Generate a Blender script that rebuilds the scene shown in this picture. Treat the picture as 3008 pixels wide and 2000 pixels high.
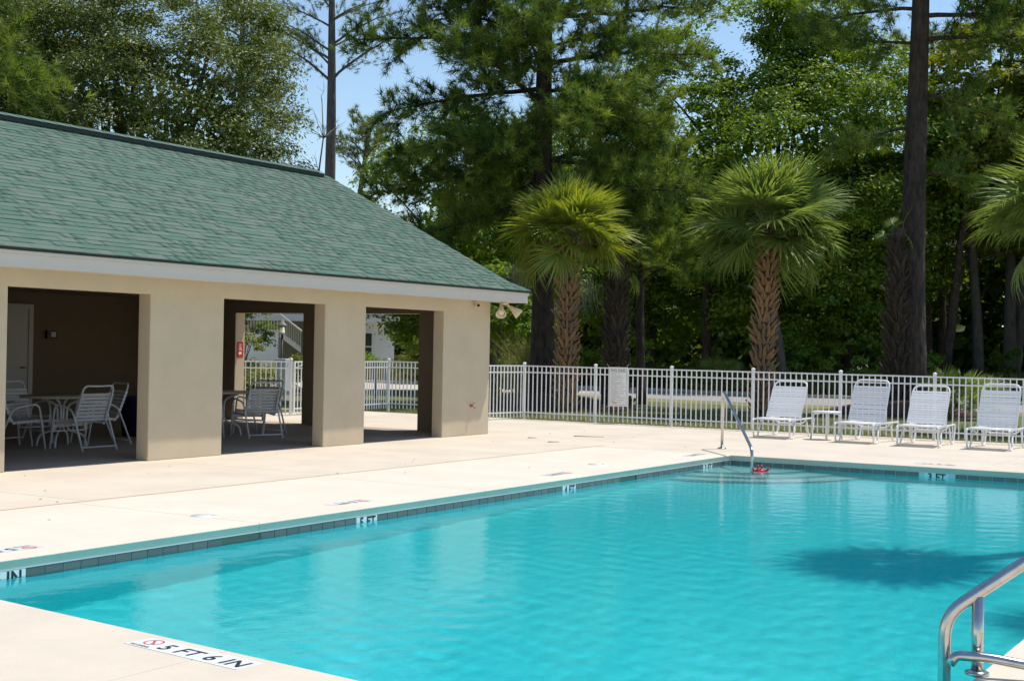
import bpy, math, random
import numpy as np
from mathutils import Vector, Matrix

for o in list(bpy.data.objects):
    bpy.data.objects.remove(o)
S = bpy.context.scene
COL = S.collection
R = math.radians
rng = np.random.default_rng(7)
random.seed(7)

# ------------------------------------------------------------------ camera
CAM_H = 1.57
YAW, PITCH, ROLL = 0.548656, 0.0052707, 0.0187195
_f = Vector((-math.sin(YAW) * math.cos(PITCH), math.cos(YAW) * math.cos(PITCH), math.sin(PITCH)))
_r = Vector((math.cos(YAW), math.sin(YAW), 0))
_u = _r.cross(_f)
r2 = _r * math.cos(ROLL) + _u * math.sin(ROLL)
u2 = _u * math.cos(ROLL) - _r * math.sin(ROLL)
cam = bpy.data.cameras.new('camera')
cam.sensor_fit = 'HORIZONTAL'
cam.sensor_width = 36.0
cam.lens = 36.0 * 4088.8 / 3008
cam.clip_end = 2000
camo = bpy.data.objects.new('camera', cam)
COL.objects.link(camo)
M = Matrix(((r2.x, u2.x, -_f.x, 0), (r2.y, u2.y, -_f.y, 0), (r2.z, u2.z, -_f.z, CAM_H), (0, 0, 0, 1)))
camo.matrix_world = M
S.camera = camo

# ------------------------------------------------------------------ sky, sun, exposure
SUN = Vector((0.238, 0.35, 1.0)).normalized()
elev = math.asin(SUN.z)
az = math.atan2(SUN.x, SUN.y)
W = bpy.data.worlds.new('World')
S.world = W
W.use_nodes = True
nt = W.node_tree
bg = nt.nodes['Background']
sky = nt.nodes.new('ShaderNodeTexSky')
sky.sky_type = 'NISHITA'
sky.sun_disc = False
sky.sun_elevation = elev
sky.sun_rotation = az
sky.air_density = 1.15
sky.dust_density = 0.0
sky.ozone_density = 3.0
nt.links.new(sky.outputs[0], bg.inputs[0])
bg.inputs[1].default_value = 0.15
sl = bpy.data.lights.new('sun', 'SUN')
sl.energy = 4.4
sl.angle = R(0.53)
sl.color = (1.0, 0.95, 0.86)
slo = bpy.data.objects.new('sun', sl)
COL.objects.link(slo)
slo.rotation_euler = (-SUN).to_track_quat('-Z', 'Y').to_euler()
slo.location = (0, 0, 60)
sl.cycles.is_caustics_light = True
S.view_settings.view_transform = 'Standard'
S.view_settings.look = 'None'
S.view_settings.exposure = 0.0
S.view_settings.gamma = 1.0
S.view_settings.use_curve_mapping = False
S.render.engine = 'CYCLES'
S.cycles.use_denoising = True
S.cycles.max_bounces = 8
S.cycles.diffuse_bounces = 4
S.cycles.glossy_bounces = 3
S.cycles.transmission_bounces = 6
S.cycles.transparent_max_bounces = 8
S.cycles.sample_clamp_indirect = 6.0

# ------------------------------------------------------------------ materials
MATS = {}


def mat(name, col, rough=0.7, metal=0.0, spec=0.5, var=0.0, vscale=3.0, bump=0.0, bscale=60.0, col2=None, mode='noise',
        trans=0.0, attr=None, detail=4.0, stretch=None, bdist=0.01):
    """principled material; colour varies by noise ('noise'), per object ('object') or by mesh attribute v ('attr')"""
    m = bpy.data.materials.new(name)
    MATS[name] = m
    m.use_nodes = True
    n = m.node_tree.nodes
    l = m.node_tree.links
    p = n['Principled BSDF']
    p.inputs['Base Color'].default_value = (*col, 1)
    p.inputs['Roughness'].default_value = rough
    p.inputs['Metallic'].default_value = metal
    p.inputs['Specular IOR Level'].default_value = spec
    tc = n.new('ShaderNodeTexCoord')
    vec = tc.outputs['Object']
    if stretch:
        mp = n.new('ShaderNodeMapping')
        mp.inputs['Scale'].default_value = stretch
        l.new(vec, mp.inputs[0])
        vec = mp.outputs[0]
    colout = None
    if var > 0 or col2 is not None:
        if mode == 'noise':
            t = n.new('ShaderNodeTexNoise')
            t.inputs['Scale'].default_value = vscale
            t.inputs['Detail'].default_value = detail
            t.inputs['Roughness'].default_value = 0.65
            l.new(vec, t.inputs['Vector'])
            mr = n.new('ShaderNodeMapRange')
            mr.inputs[1].default_value = 0.32
            mr.inputs[2].default_value = 0.68
            l.new(t.outputs[0], mr.inputs[0])
            fac = mr.outputs[0]
        elif mode == 'object':
            t = n.new('ShaderNodeObjectInfo')
            fac = t.outputs['Random']
        else:
            t = n.new('ShaderNodeAttribute')
            t.attribute_name = 'v'
            fac = t.outputs['Fac']
        mx = n.new('ShaderNodeMix')
        mx.data_type = 'RGBA'
        c2 = col2 if col2 is not None else tuple(c * (1 - var) for c in col)
        mx.inputs[6].default_value = (*col, 1)
        mx.inputs[7].default_value = (*c2, 1)
        l.new(fac, mx.inputs[0])
        colout = mx.outputs[2]
        l.new(colout, p.inputs['Base Color'])
    if bump > 0:
        t = n.new('ShaderNodeTexNoise')
        t.inputs['Scale'].default_value = bscale
        t.inputs['Detail'].default_value = 3
        l.new(vec, t.inputs['Vector'])
        b = n.new('ShaderNodeBump')
        b.inputs['Strength'].default_value = bump
        b.inputs['Distance'].default_value = bdist
        l.new(t.outputs[0], b.inputs['Height'])
        l.new(b.outputs[0], p.inputs['Normal'])
    if trans > 0:
        tb = n.new('ShaderNodeBsdfTranslucent')
        if colout is not None:
            hs = n.new('ShaderNodeHueSaturation')
            hs.inputs['Hue'].default_value = 0.487
            hs.inputs['Saturation'].default_value = 1.15
            hs.inputs['Value'].default_value = 1.5
            l.new(colout, hs.inputs['Color'])
            l.new(hs.outputs[0], tb.inputs[0])
        else:
            tb.inputs[0].default_value = (*col, 1)
        ms = n.new('ShaderNodeMixShader')
        ms.inputs[0].default_value = trans
        l.new(p.outputs[0], ms.inputs[1])
        l.new(tb.outputs[0], ms.inputs[2])
        l.new(ms.outputs[0], n['Material Output'].inputs[0])
    return m


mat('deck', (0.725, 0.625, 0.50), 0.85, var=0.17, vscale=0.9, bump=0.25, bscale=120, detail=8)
mat('pavilion_floor_shade', (0.43, 0.36, 0.285), 0.8, var=0.15, vscale=1.2, bump=0.2, bscale=100)  # deck concrete darkened, the shade under the roof is in the colour
mat('deck_pale', (0.765, 0.672, 0.545), 0.85, var=0.12, vscale=1.1, bump=0.25, bscale=120, detail=8)
mat('joint', (0.28, 0.22, 0.16), 0.9)
mat('sealant', (0.74, 0.545, 0.36), 0.7, var=0.14, vscale=12)
mat('grass_ground', (0.085, 0.12, 0.03), 0.95, col2=(0.16, 0.15, 0.055), vscale=0.5, detail=8)
mat('verge', (0.30, 0.24, 0.09), 0.95, col2=(0.14, 0.17, 0.05), vscale=0.8, detail=8)
mat('mulch', (0.10, 0.045, 0.025), 0.95, col2=(0.05, 0.025, 0.015), vscale=9, bump=0.8, bscale=25)
mat('asphalt', (0.36, 0.34, 0.32), 0.9, var=0.12, vscale=1.5)
mat('concrete', (0.58, 0.52, 0.44), 0.9, var=0.12, vscale=1.2)
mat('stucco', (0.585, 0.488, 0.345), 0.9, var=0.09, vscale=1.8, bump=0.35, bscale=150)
mat('stucco_shade_deep', (0.20, 0.145, 0.09), 0.9, var=0.08, vscale=2.5, bump=0.3, bscale=150)  # same stucco darkened, the room's low light is in the colour
mat('stucco_shade', (0.31, 0.25, 0.175), 0.9, var=0.08, vscale=2.5, bump=0.3, bscale=150)  # same stucco half darkened, softer indoor shade is in the colour
mat('stucco_white', (0.72, 0.72, 0.70), 0.9, var=0.05, vscale=2)
mat('fascia', (0.62, 0.57, 0.50), 0.55, var=0.03, vscale=3)
mat('white_trim', (0.75, 0.74, 0.70), 0.5)
mat('drip', (0.02, 0.022, 0.02), 0.5)
mat('shingle', (0.072, 0.152, 0.108), 0.9, col2=(0.130, 0.180, 0.142), mode='object', bump=0.6, bscale=220)
mat('shingle_mass', (0.072, 0.152, 0.108), 0.9, col2=(0.130, 0.180, 0.142), mode='attr', bump=0.6, bscale=220)
mat('cap_shingle', (0.065, 0.12, 0.10), 0.9, bump=0.5, bscale=200)
mat('vent', (0.015, 0.025, 0.025), 0.6)
mat('white_metal', (0.78, 0.79, 0.80), 0.35)
mat('white_vinyl', (0.86, 0.86, 0.86), 0.38, trans=0.22)
mat('brown_metal', (0.36, 0.32, 0.27), 0.4)
mat('steel', (0.62, 0.60, 0.57), 0.2, metal=1.0, var=0.18, vscale=25)
mat('tile', (0.115, 0.13, 0.125), 0.25, col2=(0.155, 0.165, 0.155), mode='object')
mat('grout', (0.62, 0.68, 0.68), 0.6)
mat('marker_tile', (0.82, 0.83, 0.82), 0.25)
mat('marker_black', (0.015, 0.018, 0.022), 0.4)
mat('marker_red', (0.75, 0.06, 0.06), 0.4)
mat('plaster', (0.055, 0.81, 0.85), 0.75, var=0.26, vscale=30, detail=6)  # fine mottle paints in the sparkle of light through ripples
mat('step_plaster', (0.42, 0.66, 0.64), 0.75, var=0.06, vscale=10)
mat('skimmer_shade', (0.012, 0.045, 0.045), 0.5)  # near black, the shade of the recess is in the colour
mat('step_edge', (0.05, 0.13, 0.14), 0.5)
mat('red_plastic', (0.78, 0.02, 0.035), 0.35)
mat('red_sign', (0.55, 0.015, 0.012), 0.4)
mat('black_metal', (0.02, 0.02, 0.022), 0.45)
mat('brass', (0.42, 0.22, 0.10), 0.4, metal=0.8)
mat('lamp_cream', (0.72, 0.60, 0.40), 0.45)
mat('lamp_glass', (0.70, 0.66, 0.58), 0.2)
mat('dark_glass', (0.02, 0.025, 0.03), 0.08)
mat('door_paint', (0.55, 0.53, 0.48), 0.5)
mat('blue_plastic', (0.006, 0.018, 0.06), 0.5)
mat('sign_white', (0.88, 0.88, 0.87), 0.4)
mat('sign_grey', (0.60, 0.61, 0.62), 0.4)
mat('sign_text', (0.36, 0.37, 0.38), 0.5)
mat('sign_black', (0.04, 0.04, 0.05), 0.5)
mat('table_top', (0.62, 0.55, 0.44), 0.35)
mat('wood_pale', (0.62, 0.58, 0.50), 0.6)
mat('leaf_brown', (0.20, 0.10, 0.045), 0.8)
# bark and foliage
mat('pine_bark', (0.10, 0.068, 0.05), 0.95, col2=(0.028, 0.021, 0.018), vscale=8, bump=1.0, bscale=10, stretch=(1, 1, 0.3), bdist=0.12)
mat('grey_bark', (0.14, 0.125, 0.11), 0.95, col2=(0.07, 0.06, 0.05), vscale=6, bump=0.8, bscale=12, stretch=(1, 1, 0.3), bdist=0.06)
mat('dead_bark', (0.28, 0.25, 0.21), 0.95, var=0.3, vscale=6)
mat('palm_bark', (0.15, 0.10, 0.065), 0.95, col2=(0.08, 0.05, 0.03), vscale=8, bump=0.6, bscale=20)
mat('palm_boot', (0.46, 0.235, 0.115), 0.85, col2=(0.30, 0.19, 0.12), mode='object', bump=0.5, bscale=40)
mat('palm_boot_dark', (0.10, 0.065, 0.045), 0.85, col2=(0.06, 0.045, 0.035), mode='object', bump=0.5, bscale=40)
mat('palm_leaf', (0.40, 0.43, 0.075), 0.42, spec=0.45, col2=(0.19, 0.27, 0.05), mode='attr', trans=0.38)
mat('palm_leaf_grey', (0.29, 0.36, 0.09), 0.42, spec=0.45, col2=(0.13, 0.20, 0.05), mode='attr', trans=0.40)
mat('petiole', (0.16, 0.19, 0.06), 0.5)
mat('needle', (0.040, 0.100, 0.020), 0.5, spec=0.3, col2=(0.26, 0.34, 0.060), mode='attr', trans=0.36)
mat('needle_far', (0.13, 0.175, 0.06), 0.6, spec=0.25, col2=(0.20, 0.235, 0.08), mode='attr', trans=0.40)
mat('cone', (0.06, 0.045, 0.035), 0.9)
mat('oak_leaf', (0.088, 0.128, 0.027), 0.42, spec=0.40, col2=(0.175, 0.215, 0.055), mode='attr', trans=0.36)
mat('broad_leaf', (0.090, 0.180, 0.020), 0.42, spec=0.35, col2=(0.250, 0.330, 0.040), mode='attr', trans=0.45)
mat('gum_leaf', (0.125, 0.175, 0.022), 0.5, spec=0.3, col2=(0.255, 0.265, 0.036), mode='attr', trans=0.50)
mat('shrub_leaf', (0.120, 0.235, 0.034), 0.5, spec=0.3, col2=(0.250, 0.350, 0.06), mode='attr', trans=0.45)
mat('yellow_leaf', (0.15, 0.20, 0.04), 0.5, spec=0.3, col2=(0.29, 0.28, 0.07), mode='attr', trans=0.40)
mat('woods_leaf', (0.050, 0.105, 0.015), 0.55, spec=0.25, col2=(0.140, 0.190, 0.028), mode='attr', trans=0.42)
mat('grass_blade', (0.11, 0.17, 0.03), 0.6, spec=0.3, col2=(0.27, 0.25, 0.07), mode='attr', trans=0.3)
mat('tall_grass', (0.17, 0.20, 0.05), 0.6, spec=0.3, col2=(0.30, 0.26, 0.09), mode='attr', trans=0.3)
mat('moss', (0.22, 0.23, 0.19), 0.9, col2=(0.14, 0.15, 0.12), mode='attr', trans=0.25)

# stainless and water need their own node set-ups
m = bpy.data.materials.new('water')
MATS['water'] = m
m.use_nodes = True
n = m.node_tree.nodes
l = m.node_tree.links
n.remove(n['Principled BSDF'])
gl = n.new('ShaderNodeBsdfGlass')
gl.inputs['IOR'].default_value = 1.333
gl.inputs['Roughness'].default_value = 0.0
gl.inputs['Color'].default_value = (0.82, 0.985, 0.99, 1)
tc = n.new('ShaderNodeTexCoord')
n1 = n.new('ShaderNodeTexNoise')
n1.inputs['Scale'].default_value = 22.0
n1.inputs['Detail'].default_value = 3
n1.inputs['Roughness'].default_value = 0.6
n2 = n.new('ShaderNodeTexNoise')
n2.inputs['Scale'].default_value = 1.1
n2.inputs['Detail'].default_value = 1
ad = n.new('ShaderNodeMath')
ad.operation = 'MULTIPLY_ADD'
ad.inputs[1].default_value = 2.0
l.new(tc.outputs['Object'], n1.inputs['Vector'])
l.new(tc.outputs['Object'], n2.inputs['Vector'])
l.new(n2.outputs[0], ad.inputs[0])
l.new(n1.outputs[0], ad.inputs[2])
bp = n.new('ShaderNodeBump')
bp.inputs['Strength'].default_value = 1.0
bp.inputs['Distance'].default_value = 0.0013
l.new(ad.outputs[0], bp.inputs['Height'])
l.new(bp.outputs[0], gl.inputs['Normal'])
l.new(gl.outputs[0], n['Material Output'].inputs[0])


# ------------------------------------------------------------------ mesh helpers
def tag(o, label=None, cat=None, group=None, kind=None):
    if label:
        o['label'] = label
    if cat:
        o['category'] = cat
    if group:
        o['group'] = group
    if kind:
        o['kind'] = kind
    return o


def link(name, data, parent=None, loc=None):
    o = bpy.data.objects.new(name, data)
    COL.objects.link(o)
    if parent is not None:
        o.parent = parent
    if loc is not None:
        o.location = loc
    return o


def thing(name, label, cat, loc=(0, 0, 0), rz=0.0, group=None):
    o = link(name, None, None, loc)
    o.empty_display_size = 0.1
    o.rotation_euler = (0, 0, rz)
    return tag(o, label, cat, group)


def dup(root, loc, rz, label, group=None):
    """copy of a thing with its parts and sub-parts"""
    r = root.copy()
    COL.objects.link(r)
    r.location = loc
    r.rotation_euler = (0, 0, rz)
    r['label'] = label
    if group:
        r['group'] = group
    for ch in list(root.children):
        c = ch.copy()
        COL.objects.link(c)
        c.parent = r
        for g in list(ch.children):
            d = g.copy()
            COL.objects.link(d)
            d.parent = c
    return r


def fillet(pts, r, n=5):
    """round the inner corners of a polyline"""
    pts = [Vector(p) for p in pts]
    if len(pts) < 3:
        return pts
    out = [pts[0]]
    for i in range(1, len(pts) - 1):
        a, b, c = pts[i - 1], pts[i], pts[i + 1]
        d1, d2 = (a - b), (c - b)
        k = min(r, d1.length * 0.49, d2.length * 0.49)
        p1, p2 = b + d1.normalized() * k, b + d2.normalized() * k
        for j in range(n + 1):
            t = j / n
            out.append(p1 * (1 - t) ** 2 + b * 2 * t * (1 - t) + p2 * t * t)
    out.append(pts[-1])
    return out


def strap_mesh(hw_, half, name, mt):
    mb = MB()
    mb.box((-hw_ + 0.012, -half, 0.012), (hw_ - 0.012, half, 0.017))
    for s_ in (-1, 1):
        a_, b_ = sorted((s_ * (hw_ - 0.0115), s_ * (hw_ + 0.018)))
        mb.box((a_, -half, -0.019), (b_, half, 0.0185))
    return mb.mesh(name, mt)


class MB:
    def __init__(self):
        self.v = []
        self.f = []
        self.sm = []

    def box(self, a, b, M=None):
        x0, y0, z0 = a
        x1, y1, z1 = b
        k = len(self.v)
        vs = [(x0, y0, z0), (x1, y0, z0), (x1, y1, z0), (x0, y1, z0), (x0, y0, z1), (x1, y0, z1), (x1, y1, z1), (x0, y1, z1)]
        if M is not None:
            vs = [tuple(M @ Vector(p)) for p in vs]
        self.v += vs
        for q in ((0, 3, 2, 1), (4, 5, 6, 7), (0, 1, 5, 4), (1, 2, 6, 5), (2, 3, 7, 6), (3, 0, 4, 7)):
            self.f.append(tuple(k + i for i in q))
            self.sm.append(False)
        return self

    def poly(self, pts, smooth=False):
        k = len(self.v)
        self.v += [tuple(p) for p in pts]
        self.f.append(tuple(range(k, k + len(pts))))
        self.sm.append(smooth)
        return self

    def prism(self, pts2, z0, z1):
        """vertical prism from a ccw plan polygon"""
        k = len(self.v)
        n_ = len(pts2)
        self.v += [(p[0], p[1], z0) for p in pts2] + [(p[0], p[1], z1) for p in pts2]
        self.f.append(tuple(k + i for i in reversed(range(n_))))
        self.f.append(tuple(k + n_ + i for i in range(n_)))
        self.sm += [False, False]
        for i in range(n_):
            j = (i + 1) % n_
            self.f.append((k + i, k + j, k + n_ + j, k + n_ + i))
            self.sm.append(False)
        return self

    def tube(self, pts, r, n=8, cap=True, flat=None):
        pts = [Vector(p) for p in pts]
        m_ = len(pts)
        rs = [r] * m_ if isinstance(r, (int, float)) else list(r)
        k0 = len(self.v)
        prev = None
        for i, p in enumerate(pts):
            if i == 0:
                t = pts[1] - p
            elif i == m_ - 1:
                t = p - pts[-2]
            else:
                t = (pts[i + 1] - p).normalized() + (p - pts[i - 1]).normalized()
            if t.length < 1e-9:
                t = Vector((0, 0, 1))
            t.normalize()
            if prev is None:
                a = Vector((0, 0, 1)) if abs(t.z) < 0.9 else Vector((1, 0, 0))
                u = t.cross(a).normalized()
            else:
                u = (prev - t * prev.dot(t)).normalized()
            prev = u
            w = t.cross(u)
            for j in range(n):
                an = 2 * math.pi * j / n
                self.v.append(tuple(p + (u * math.cos(an) + w * math.sin(an)) * rs[i]))
        for i in range(m_ - 1):
            for j in range(n):
                a = k0 + i * n + j
                b = k0 + i * n + (j + 1) % n
                self.f.append((a, b, b + n, a + n))
                self.sm.append(True)
        if cap:
            self.f.append(tuple(k0 + j for j in reversed(range(n))))
            self.f.append(tuple(k0 + (m_ - 1) * n + j for j in range(n)))
            self.sm += [False, False]
        return self

    def lathe(self, prof, c=(0, 0, 0), n=16, M=None):
        """profile of (radius, z) turned about z"""
        k0 = len(self.v)
        for (r, z) in prof:
            for j in range(n):
                an = 2 * math.pi * j / n
                p = Vector((r * math.cos(an), r * math.sin(an), z))
                if M is not None:
                    p = M @ p
                self.v.append((p.x + c[0], p.y + c[1], p.z + c[2]))
        for i in range(len(prof) - 1):
            for j in range(n):
                a = k0 + i * n + j
                b = k0 + i * n + (j + 1) % n
                self.f.append((a, b, b + n, a + n))
                self.sm.append(True)
        if prof[0][0] > 1e-4:
            self.f.append(tuple(k0 + j for j in reversed(range(n))))
            self.sm.append(False)
        if prof[-1][0] > 1e-4:
            self.f.append(tuple(k0 + (len(prof) - 1) * n + j for j in range(n)))
            self.sm.append(False)
        return self

    def mesh(self, name, mt=None, off=None):
        me = bpy.data.meshes.new(name)
        v = self.v
        if off is not None:
            v = [(p[0] - off[0], p[1] - off[1], p[2] - off[2]) for p in v]
        me.from_pydata(v, [], self.f)
        me.polygons.foreach_set('use_smooth', self.sm)
        if mt:
            me.materials.append(MATS[mt])
        me.update()
        return me

    def build(self, name, mt, parent=None, world=False, bevel=0.0):
        """world=True: the coordinates are world ones; they are moved into the parent's frame"""
        off = None
        loc = None
        if world and parent is not None:
            q = parent
            off = Vector((0, 0, 0))
            while q is not None:
                off += Vector(q.location)
                q = q.parent
        o = link(name, self.mesh(name, mt, off), parent, loc)
        if bevel > 0:
            bm_ = o.modifiers.new('bevel', 'BEVEL')
            bm_.width = bevel
            bm_.segments = 2
            bm_.limit_method = 'ANGLE'
        return o


def arr_mesh(name, verts, faces_n, idx, mt, vals=None, smooth=False):
    """fast mesh from arrays; all faces have faces_n corners"""
    me = bpy.data.meshes.new(name)
    nf = len(idx) // faces_n
    me.vertices.add(len(verts))
    me.vertices.foreach_set('co', np.ascontiguousarray(verts, dtype=np.float32).ravel())
    me.loops.add(len(idx))
    me.loops.foreach_set('vertex_index', np.ascontiguousarray(idx, dtype=np.int32))
    me.polygons.add(nf)
    me.polygons.foreach_set('loop_start', np.arange(0, nf * faces_n, faces_n, dtype=np.int32))
    me.polygons.foreach_set('loop_total', np.full(nf, faces_n, dtype=np.int32))
    if smooth:
        me.polygons.foreach_set('use_smooth', np.ones(nf, dtype=bool))
    if vals is not None:
        a = me.attributes.new('v', 'FLOAT', 'FACE')
        a.data.foreach_set('value', np.ascontiguousarray(vals, dtype=np.float32))
    me.materials.append(MATS[mt])
    me.update(calc_edges=True)
    me.validate()
    return me


def unit(a):
    return a / np.maximum(np.linalg.norm(a, axis=-1, keepdims=True), 1e-9)


def leaves_mesh(name, C, N, size, mt, aspect=0.45, vals=None, jitter=1.0):
    """one folded leaf (two triangles) at each point of C facing about N"""
    C = np.asarray(C, float)
    k = len(C)
    N = unit(np.asarray(N, float) + rng.normal(0, 0.45 * jitter, (k, 3)))
    T = unit(np.cross(N, rng.normal(0, 1, (k, 3))))
    B = np.cross(N, T)
    s = (np.asarray(size) * rng.uniform(0.7, 1.3, k))[:, None]
    a = C - T * s * 0.5
    b = C + T * s * 0.5
    m1 = C + B * s * aspect * 0.5 + N * s * 0.10
    m2 = C - B * s * aspect * 0.5 + N * s * 0.10
    V = np.stack([a, m1, b, m2], 1).reshape(-1, 3)
    o = np.arange(k)[:, None] * 4
    I = np.concatenate([o + 0, o + 2, o + 1, o + 0, o + 3, o + 2], 1).ravel()
    if vals is None:
        vals = rng.uniform(0, 1, k)
    return arr_mesh(name, V, 3, I, mt, np.repeat(vals, 2))


def needles_mesh(name, C, A, L, mt, n=34, width=0.012, spread=1.0, vals=None):
    """tufts of needles: each needle one thin triangle; C tuft centres, A axes"""
    C = np.asarray(C, float)
    k = len(C)
    A = unit(np.asarray(A, float))
    D = unit(A[:, None, :] * 0.75 + rng.normal(0, 0.62 * spread, (k, n, 3)))
    Ls = np.asarray(L)[:, None, None] * rng.uniform(0.7, 1.15, (k, n, 1)) if np.ndim(L) else L * rng.uniform(0.7, 1.15, (k, n, 1))
    P = unit(np.cross(D, rng.normal(0, 1, (k, n, 3)))) * (width * 0.5)
    base = C[:, None, :] - A[:, None, :] * rng.uniform(0.0, 0.16, (k, n, 1))
    V = np.stack([base - P, base + P, base + D * Ls], 2).reshape(-1, 3)
    I = np.arange(k * n * 3)
    if vals is None:
        vals = rng.uniform(0, 1, k)
    return arr_mesh(name, V, 3, I, mt, np.repeat(np.clip(vals, 0, 1), n))


def clumpy_crown(center, radii, n_clump, clump_r, per, shell=0.55, up=0.35, lump=0.25, away=0.3, seed=0, flat_bottom=None):
    """points and normals of leaves gathered in clumps through an ellipsoid's outer volume"""
    g = np.random.default_rng(seed)
    c = np.array(center, float)
    rd = np.array(radii, float)
    D = unit(g.normal(0, 1, (n_clump * 3, 3)))
    # lumpy outline from a few random bumps
    bd = unit(g.normal(0, 1, (44, 3)))
    amp = g.uniform(-0.9, 1.1, 44) * lump
    rr = np.clip(1 + (np.clip((D @ bd.T - 0.72) / 0.28, 0, 1) * amp).sum(1), 0.55, 1.35)
    u = g.uniform(0, 1, len(D)) ** (1 / 3)
    rad = shell + (1 - shell) * u
    P = D * (rad * rr)[:, None]
    if away is not None:
        P = P[(unit(P) @ np.array([-0.521, 0.853, 0.0])) < away]
    if flat_bottom is not None:
        P = P[P[:, 2] > flat_bottom]
    P = P[:n_clump]
    Q = c + P * rd
    cr = clump_r * g.uniform(0.5, 1.5, len(Q))
    d = unit(g.normal(0, 1, (len(Q), per, 3)))
    d[..., 2] = np.where(d[..., 2] < -0.3, -d[..., 2] * 0.6, d[..., 2])
    w = g.uniform(0.35, 1.0, (len(Q), per, 1))
    pts = Q[:, None, :] + d * w * cr[:, None, None] * np.array([1, 1, 0.75])
    nrm = unit(d * 0.55 + np.array([0, 0, 0.7]) + unit(P)[:, None, :] * 0.35)
    val = np.repeat(np.clip(g.normal(0.45, 0.22, len(Q)), 0, 1), per) + g.normal(0, 0.15, len(Q) * per)
    return pts.reshape(-1, 3), nrm.reshape(-1, 3), np.clip(val, 0, 1), Q


def limb(mb, a, b, r0, r1, sag=0.0, n=5, sides=6, wob=0.06):
    a, b = Vector(a), Vector(b)
    L = (b - a).length
    pts = []
    for i in range(n + 1):
        t = i / n
        p = a.lerp(b, t)
        p.z -= sag * math.sin(math.pi * t) * L
        if 0 < i < n:
            p += Vector((random.gauss(0, wob), random.gauss(0, wob), random.gauss(0, wob))) * L * 0.35
        pts.append(p)
    mb.tube(pts, [r0 + (r1 - r0) * i / n for i in range(n + 1)], sides)
    return pts


def text_mesh(txt, size, mt, depth=0.002, bold=0.0, align='LEFT', spacing=1.0):
    cu = bpy.data.curves.new('lettering', 'FONT')
    cu.body = txt
    cu.size = size
    cu.extrude = depth
    cu.offset = bold
    cu.align_x = align
    cu.space_character = spacing
    cu.resolution_u = 3
    ob = bpy.data.objects.new('lettering', cu)
    COL.objects.link(ob)
    dg = bpy.context.evaluated_depsgraph_get()
    me = bpy.data.meshes.new_from_object(ob.evaluated_get(dg))
    bpy.data.objects.remove(ob)
    me.materials.clear()
    me.materials.append(MATS[mt])
    return me

# ================================================================== THE SETTING
# ground: one sheet to the horizon with the deck left open
GX0, GX1, GY0, GY1 = -20.9, 9.0, -8.0, 26.75
mb = MB()
BIG = 700.0
zg = -0.10
for (a, b, c, d) in ((-BIG, GX0, -BIG, BIG), (GX1, BIG, -BIG, BIG), (GX0, GX1, -BIG, GY0), (GX0, GX1, GY1, BIG)):
    mb.poly([(a, c, zg), (b, c, zg), (b, d, zg), (a, d, zg)])
tag(mb.build('ground', 'grass_ground'), kind='structure')

# the road beyond the fence with a sunny verge
mb = MB()
xs = np.linspace(-140, 90, 60)
near = [43.2 + 0.09 * (x + 14) + 3.0 * math.exp(-((x + 30) / 9) ** 2) for x in xs]
for i in range(len(xs) - 1):
    mb.poly([(xs[i], near[i], zg + 0.008), (xs[i + 1], near[i + 1], zg + 0.008), (xs[i + 1], near[i + 1] + 7.2, zg + 0.008), (xs[i], near[i] + 7.2, zg + 0.008)])
tag(mb.build('road', 'asphalt'), kind='structure')
mb = MB()
for i in range(len(xs) - 1):
    for (o1, o2, h) in ((7.2, 7.5, 0.12),):
        mb.box((xs[i], near[i] + o1, zg), (xs[i + 1], near[i] + o2, zg + h))
tag(mb.build('kerb', 'concrete'), kind='structure')
mb = MB()
for i in range(len(xs) - 1):
    mb.poly([(xs[i], near[i] - 2.6, zg + 0.004), (xs[i + 1], near[i + 1] - 2.6, zg + 0.004), (xs[i + 1], near[i + 1], zg + 0.004), (xs[i], near[i], zg + 0.004)])
    mb.poly([(xs[i], near[i] + 7.5, zg + 0.004), (xs[i + 1], near[i + 1] + 7.5, zg + 0.004), (xs[i + 1], near[i + 1] + 10.5, zg + 0.004), (xs[i], near[i] + 10.5, zg + 0.004)])
tag(mb.build('verge', 'verge'), kind='structure')
# the drive beside the neighbouring house
mb = MB()
dr = [(-60, 43), (-37, 40.5), (-30, 42.5), (-24.5, 47.2), (-24.5, 54.5), (-31, 55.5), (-38, 64), (-41, 78), (-47, 78), (-44, 60), (-41.5, 51), (-60, 47.5)]
mb.poly([(x, y, zg + 0.012) for x, y in dr])
tag(mb.build('driveway', 'concrete'), kind='structure')

# ---- pool outline
PX0, PX1, PY1 = -8.20, -1.60, 19.87


def near_y(x):
    return 5.57 - 0.117 * (x + 6.98)


ZW = -0.137          # water level


def offset_poly(pts, ins):
    """move every edge i (pts[i] to pts[i+1]) of a ccw polygon inwards by ins[i]"""
    n_ = len(pts)
    L = []
    for i in range(n_):
        a = Vector(pts[i])
        b = Vector(pts[(i + 1) % n_])
        d = (b - a).normalized()
        nn = Vector((-d.y, d.x))
        L.append((a + nn * ins[i], d))
    out = []
    for i in range(n_):
        p, d = L[i - 1]
        q, e = L[i]
        den = d.x * e.y - d.y * e.x
        if abs(den) < 1e-9:
            out.append(tuple(q))
        else:
            t = ((q.x - p.x) * e.y - (q.y - p.y) * e.x) / den
            out.append((p.x + d.x * t, p.y + d.y * t))
    return out


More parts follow.
